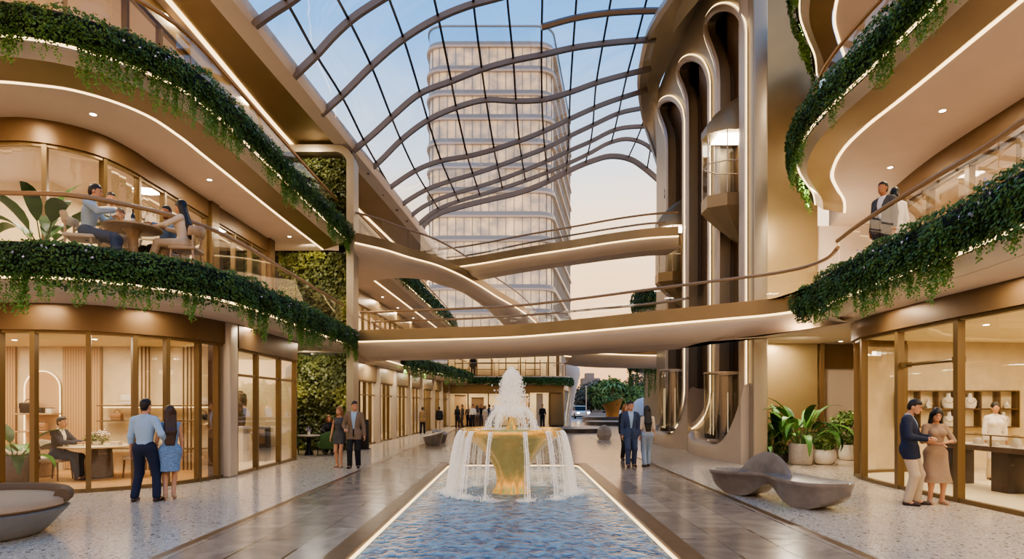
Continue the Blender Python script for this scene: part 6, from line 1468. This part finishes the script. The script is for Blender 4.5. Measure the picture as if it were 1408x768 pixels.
# second boutique: vase torso on plinth, console
p_ = empty('plinth', (-7.95, 17.9, .006), label='white plinth in the second boutique', cat='plinth'); MB().rbox((0, 0, .5), (.42, .42, 1.0), .01).build('block', M_potw, p_); MB().rbox((0, 0, 1.01), (.46, .46, .04), .01).build('top_slab', M_potw, p_)
v_ = empty('vase', (-7.95, 17.9, 1.037), label='tall rough bronze vase on the white plinth in the second boutique', cat='vase'); MB().lathe([(.14, 0), (.17, .05), (.2, .4), (.22, .75), (.2, .92), (.1, .98), (.09, .96)], n=28, caps=True).build('body', mat('rough_bronze', '7B6650', .6, .4, noise=.3, nscale=10, bump=.6), v_); MB().lathe([(.09, .96), (.11, 1.0), (.1, 1.01), (.07, .97)], n=20).build('lip', M_bronzed, v_)
c_ = empty('display_cabinet', (-7.35, 18.1, .006), label='black display stand beside the white plinth in the second boutique', cat='cabinet'); MB().rbox((0, 0, .5), (.34, .4, 1.0), .01).build('carcass', M_black, c_); MB().rbox((0, -.2, .72), (.3, .02, .4), .005).build('door', M_bronzed, c_)
# green cafe seats by the living wall
def tub(loc, rz, label):
    o = empty('armchair', loc, rz, label=label, cat='armchair'); MB().rbox((0, 0, .36), (.6, .56, .16), .05).build('seat', M_green, o)
    rings = []
    for a in np.linspace(-2.0, 2.0, 25):
        x = .36*math.sin(a); y = -.34*math.cos(a); hh = .28+.22*math.cos(a*.7)
        rings.append([(x, y, .22), (x*1.1, y*1.1, .24), (x*1.16, y*1.16, .3+hh), (x*1.1, y*1.1, .34+hh), (x*.98, y*.98, .3+hh)])
    MB().rings(rings, True, True).build('backrest', M_green, o, smooth=60)
    for x in (-.24, .24):
        for y in (-.2, .22): MB().tube([(x, y, .3), (x*1.1, y*1.1, 0)], [.018, .012], 6).build('leg', M_black, o)
tub((-6.15, 20.2, 0), PI/2+.3, 'green tub armchair at the right of the cafe table by the living wall'); tub((-7.35, 20.1, 0), -PI/2-.3, 'green tub armchair at the left of the cafe table by the living wall')
rtable((-6.72, 20.3, 0), .36, .66, 'small round cafe table between green armchairs by the living wall', M_potl, M_black)
v_ = empty('vase', (-6.72, 20.3, .66), label='small vase with flowers on the cafe table', cat='vase'); MB().lathe([(.04, 0), (.05, .06), (.025, .12)], n=12, caps=True).build('body', M_potw, v_); bush(v_, (0, 0, .18), (.09, .09, .08), 60, .05, M_flower, 'flowers', 51)
person('seated cafe guest in black with light brown hair before the living wall', (-6.3, 21.1, 0), PI+.35, 1.62, True, .014, 'mid', M_hair_l, top=C_blk, topkind='jacket', under=C_blk, bottom=C_blk, shoes=L_blk, hip=.52, feet={1: (.1, .42), -1: (-.1, .42)}, hands={1: (.15, .4, .78), -1: (-.15, .4, .78)}, elbow={1: (.8, -.4, -.5), -1: (-.8, -.4, -.5)})
chair((-6.28, 21.2, 0), PI+.35, 'dark chair under the cafe guest in black', m=M_black, wood=M_black, sh=.43)
o = empty('information_totem', (-5.55, 23.0, 0), label='dark upright totem panel beside the foot of the portal frame', cat='totem'); MB().rbox((0, 0, .55), (.34, .1, 1.1), .01).build('panel', M_dark, o); MB().rbox((0, 0, .02), (.42, .26, .04), .01).build('base', M_black, o)
# ------------------------------------------------------------------ jewellery shop
ct = empty('jewellery_counter', (9.35, 11.0, .006), label='long dark jewellery counter with glass showcase behind the shop window', cat='counter')
MB().rbox((0, 0, .8), (.6, 4.6, .1), .012).build('worktop', mat('counter_brown', '5A4636', .35, noise=.12, nscale=8), ct)
for y in (-2.1, -.75, .6, 2.05): MB().rbox((.02, y, .375), (.5, .42 if abs(y) < 1 else .3, .75), .01).build('leg_panel', mat('counter_dark', '3A2E26', .4, noise=.1, nscale=8), ct)
MB().box((0, 0, .853), (.54, 4.5, .006)).build('display_bed', M_potw, ct, smooth=0)
mb = MB(); mb.box((-.28, 0, .96), (.004, 4.5, .2)); MB.build(mb, 'showcase_front', M_glass, ct, 0); mb = MB(); mb.box((0, 0, 1.06), (.58, 4.5, .006)); mb.build('showcase_top', M_glass, ct, smooth=0)
for y in (-2.24, -.75, .75, 2.24):
    MB().box((-.28, y, .955), (.025, .025, .21)).build('showcase_post', M_frame, ct, smooth=0)
MB().box((-.28, 0, 1.06), (.03, 4.5, .02)).build('front_edge', M_bronzed, ct, smooth=0)
for i in range(9):
    y = 9.15+i*.47; o = empty('jewellery_stand', (9.3+.06*(i % 2), y, .863), .3*i, label='white jewellery display cushion inside the counter showcase', cat='jewellery display', group='jewellery stands in the showcase')
    MB().rings([[(.1*f*math.cos(a), .075*f*math.sin(a), z) for a in np.linspace(0, 2*PI, 14, endpoint=False)] for f, z in ((1, 0), (1, .03), (.8, .07+.03*(i % 3)), (.3, .1+.03*(i % 3)))], True, True).build('cushion', M_potw, o, smooth=60)
    MB().tube([(.07*math.cos(a), .05*math.sin(a), .09) for a in np.linspace(0, 2*PI, 14)], .006, 5).build('necklace', M_gold, o)
for i, (x0, x1, z0, z1, lab) in enumerate(((9.85, 11.3, 1.08, 2.0, 'left'), (11.4, 12.85, 1.08, 2.0, 'right'))):
    s_ = empty('wall_display', ((x0+x1)/2, 15.92, z0), label='dark framed wall display grid in the jewellery shop, %s unit' % lab, cat='wall display'); w = x1-x0; hh = z1-z0
    MB().box((0, .03, hh/2), (w, .02, hh)).build('back_panel', M_marblew, s_, smooth=0)
    for zz in (0, hh*.5, hh): MB().box((0, -.1, zz), (w, .24, .03)).build('shelf', M_bronzed, s_, smooth=0)
    for x in (-w/2, -w/6, w/6, w/2): MB().box((x, -.1, hh/2), (.03, .24, hh)).build('upright', M_bronzed, s_, smooth=0)
def bust(x, z, s, label):
    o = empty('necklace_bust', (x, 15.78, z), .4 if x < 10.8 else -.4, label=label, cat='necklace bust')
    MB().rings([[(w*s*math.cos(a), d*s*math.sin(a)+.02*zz, zz*s) for a in np.linspace(0, 2*PI, 16, endpoint=False)] for w, d, zz in ((.12, .07, 0), (.16, .09, .08), (.17, .09, .2), (.13, .07, .28), (.055, .05, .32), (.05, .045, .42), (.03, .03, .43))], True, True).build('bust', M_potw, o, smooth=60)
    MB().tube([(.1*s*math.cos(a), -.09*s-.01, .24*s+.1*s*math.sin(a)) for a in np.linspace(PI, 2*PI, 12)], .007, 5).build('necklace', M_gold, o)
for x, z, s, l in ((10.1, 1.56, .6, 'small white necklace bust at the upper left of the wall display'), (10.6, 1.56, .55, 'small white necklace bust second in the upper row'), (11.1, 1.56, .9, 'large white necklace bust in the upper row near the window post'), (11.12, 1.1, .85, 'white necklace bust in the lower row left of the post'), (11.65, 1.56, .9, 'large white necklace bust at the upper row of the right unit'), (12.5, 1.1, .85, 'white necklace bust beside the shop assistant'), (12.6, 1.56, .4, 'tiny white bust at the upper right end of the wall display')): bust(x, z, s, l)
ps = empty('poster', (9.85, 14.0, 5.0), -1.25, label='orange poster with pale letters hanging in the upper right shop', cat='poster')
MB().rbox((0, 0, .3), (.03, .8, .9), .005).build('panel', mat('poster_orange', 'B5652C', .6), ps)
mb = MB()
for y in (-.2, .18): mb.tube([(-.03, y-.08, 0.05), (-.03, y-.08, .45), (-.03, y+.06, .45), (-.03, y+.09, .36), (-.03, y+.06, .26), (-.03, y-.08, .26)], .02, 5)
mb.build('lettering', M_potw, ps)
# ------------------------------------------------------------------ ceiling downlights
def dl(px, py, z, label, r=.055):
    x, y = gz(px, py, z); o = empty('downlight', (x, y, z-.003), label=label, cat='downlight'); MB().lathe([(r, 0), (r*1.3, -.006), (r*1.3, 0)], n=18).build('bezel', M_champl, o, smooth=0); MB().lathe([(.002, -.004), (r, -.004)], n=18).build('lamp', M_ledw, o, smooth=0)
for a in ((128, 157, 7.2, 'round downlight in the left terrace soffit, nearest to the frame edge'), (288, 247, 7.2, 'round downlight in the left terrace soffit, middle one'), (398, 325, 7.2, 'round downlight in the left terrace soffit beside the living wall'), (430, 486, 3.52, 'round downlight in the ground soffit before the living wall'), (1296, 152, 7.2, 'round downlight in the right soffit, nearest one'), (1224, 230, 7.2, 'round downlight in the right soffit above the balcony visitors'), (1156, 469, 3.52, 'round downlight in the right ground soffit beside the shop corner'), (1124, 481, 3.52, 'round downlight in the right ground soffit above the plants'), (526, 408, 7.2, 'first downlight in the far left walkway soffit'), (547, 423, 7.2, 'second downlight in the far left walkway soffit'), (568, 437, 7.2, 'third downlight in the far left walkway soffit'), (130, 466, 3.12, 'left downlight in the boutique ceiling'), (205, 463, 3.12, 'middle downlight in the boutique ceiling'), (20, 467, 3.12, 'leftmost downlight in the boutique ceiling'), (1356, 446, 3.2, 'round downlight in the jewellery shop ceiling')): dl(*a)
# ------------------------------------------------------------------ beyond the atrium
def disc(px, py, r, h, m, label, name='round_platform'):
    o = empty(name, fp(px, py), label=label, cat='platform'); MB().lathe([(r, 0), (r, h-.03), (r-.03, h), (.02, h)], n=48, caps=True).build('plinth', m, o, smooth=40); return o
M_dstone = mat('dark_stone', '4A423B', .35, .1, noise=.15, nscale=5)
disc(790, 593, 2.0, .24, M_dstone, 'low dark round stone platform behind the fountain'); disc(846, 583.5, 2.5, .3, M_dstone, 'dark round stone platform in front of the flared gold planter'); disc(842, 579.5, 2.9, .5, M_dstone, 'dark round base under the flared gold planter')
x, y = gz(842, 579.5, 0); gp = empty('gold_planter', (x, y, .5), label='flared gold planter standing on the dark round base outside', cat='planter')
MB().rings([[(r*math.cos(a)*(1+.0*a), r*.8*math.sin(a), z+(.35*math.cos(a) if z > 1 else 0)) for a in np.linspace(0, 2*PI, 32, endpoint=False)] for r, z in ((.6, 0), (.62, .3), (.75, .8), (1.05, 1.5), (1.0, 1.5), (.6, 1.0))], True, True).build('bowl', mat('planter_bronze', 'B07F42', .4, .5), gp, smooth=50); bush(gp, (0, 0, 1.5), (1.0, .8, .6), 700, .25, M_leaft, 'foliage', 61)
def car(px, D, rz, col, label):
    c = empty('car', ((px-CX)*D/F, D, 0), rz, label=label, cat='car'); m = mat('car_'+col, col, .3, .2)
    sec = [(-2.1, .35), (-2.15, .75), (-1.7, .9), (-.9, .95), (1.0, .97), (1.9, .9), (2.1, .6), (2.1, .35)]
    def ex(mb, P, w, wt=None): 
        n = len(P); a = [(x, -w, z) for x, z in P]; b = [(x, w, z) for x, z in P]; mb.add(a+b, [tuple(range(n)), tuple(range(n, 2*n))[::-1]]+[(i, (i+1) % n, n+(i+1) % n, n+i) for i in range(n)]); return mb
    ex(MB(), sec, .88).build('body', m, c, smooth=25); ex(MB(), [(-1.2, .93), (-.6, 1.45), (.9, 1.47), (1.55, .95)], .72).build('cabin', M_black, c, smooth=25); ex(MB(), [(-.6, 1.44), (-.5, 1.5), (.85, 1.52), (.95, 1.45)], .7).build('roof', m, c, smooth=25)
    for x in (-1.35, 1.35):
        for y in (-.85, .85): MB().rings([[(x+r*math.cos(a), y+o_, .33+r*math.sin(a)) for a in np.linspace(0, 2*PI, 18, endpoint=False)] for r, o_ in ((.1, -.1), (.33, -.1), (.33, .1), (.1, .1))], True, True).build('wheel', M_black, c, smooth=30)
    for y in (-.6, .6): MB().rbox((-2.12, y, .7), (.08, .3, .12), .03).build('headlight', M_ledw, c)
car(797, 74, PI/2+.1, 'D8D4CC', 'white car parked outside beyond the end building'); car(816, 92, .2, '9A958E', 'grey car crossing far behind the lamp post')
lp = empty('lamp_post', ((806-CX)*68/F, 68, 0), label='thin pale lamp post outside before the trees', cat='lamp post'); MB().tube([(0, 0, 0), (0, 0, 3.6)], [.07, .05], 8).build('pole', M_champl, lp); MB().rbox((0, 0, 3.65), (.2, .2, .12), .03).build('lamp_head', M_potw, lp)
yc = empty('sculptural_column', ((785-CX)*50/F, 50, 0), label='white flared sculptural column at the right end of the end building', cat='column'); M_wh = mat('white_shell', 'C9C4BC', .45)
MB().rings([[(cx_+w*math.cos(a), .35*math.sin(a), z) for a in np.linspace(0, 2*PI, 18, endpoint=False)] for cx_, w, z in ((-.2, .22, -.0), (-.15, .2, .8), (0, .2, 1.6), (.12, .26, 2.6), (.15, .42, 3.4), (.0, .75, 4.1), (-.3, 1.0, 4.6), (-.6, .9, 4.9))], True, True).build('shell', M_wh, yc, smooth=60)
MB().rings([[(cx_+w*math.cos(a), .2*math.sin(a)-.1, z) for a in np.linspace(0, 2*PI, 12, endpoint=False)] for cx_, w, z in ((-.35, .12, 0), (-.3, .1, 1.2), (-.1, .12, 2.4), (.1, .2, 3.3))], True, True).build('inner_strut', M_wh, yc, smooth=60)
dm = empty('stone_pavilion', ((905-CX)*46/F, 46, 0), label='rounded pale stone shell behind the walking couple, partly behind the lift shaft', cat='pavilion')
MB().lathe([(2.3, 0), (2.3, .9), (2.05, 1.5), (1.5, 2.0), (.7, 2.28), (.02, 2.32)], n=40, caps=True).build('shell', mat('rubble_stone', '8C8072', .8, noise=.35, nscale=5, bump=.5), dm, smooth=60)
MB().lathe([(2.36, .88), (2.12, 1.5), (1.55, 2.05), (.7, 2.34), (.02, 2.38)], n=40).build('roof_shell', M_wh, dm, smooth=60)
bw = empty('boundary_wall', ((816-CX)*66/F, 66, 0), label='low grey garden wall beside the lamp post', cat='low wall'); MB().rbox((.9, 0, .35), (2.6, .4, .7), .03).build('wall_block', M_concl, bw); MB().rbox((.9, 0, .73), (2.7, .5, .08), .02).build('coping', M_potl, bw)

# interior fittings seen in the end shop
for i, (x, w, h, m, l) in enumerate(((-4.3, .9, 2.4, M_slat, 'ribbed oak partition at the left of the end shop'), (-2.9, 1.0, 2.2, M_bronzed, 'dark shelving block in the end shop'), (-.2, 1.3, 1.9, M_marblew, 'pale display wall in the middle of the end shop'), (.9, .7, 2.3, M_slat, 'ribbed oak partition at the right of the end shop'))):
    o = empty('partition', (x, 50.2, 0), label=l, cat='partition'); MB().rbox((0, 0, h/2), (w, .3, h), .02).build('panel', m, o); MB().rbox((0, -.05, h+.03), (w*1.05, .4, .06), .01).build('cap', M_frame, o)
for i, (x, w) in enumerate(((-4.2, 1.2), (-2.4, 1.4), (-.4, 1.6), (1.6, 1.2))):
    o = empty('shelf_unit', (x, 50.9, 3.75), label='%s dark shelf unit in the upper end building window' % ('leftmost', 'left of centre', 'right of centre', 'rightmost')[i], cat='shelf unit'); 
    for zz in (.3, .8, 1.3): MB().rbox((0, 0, zz), (w, .4, .06), .01).build('shelf', M_bronzed, o)
    for q in (-w/2, w/2): MB().box((q, 0, .8), (.06, .4, 1.6)).build('side_panel', M_bronzed, o, smooth=0)
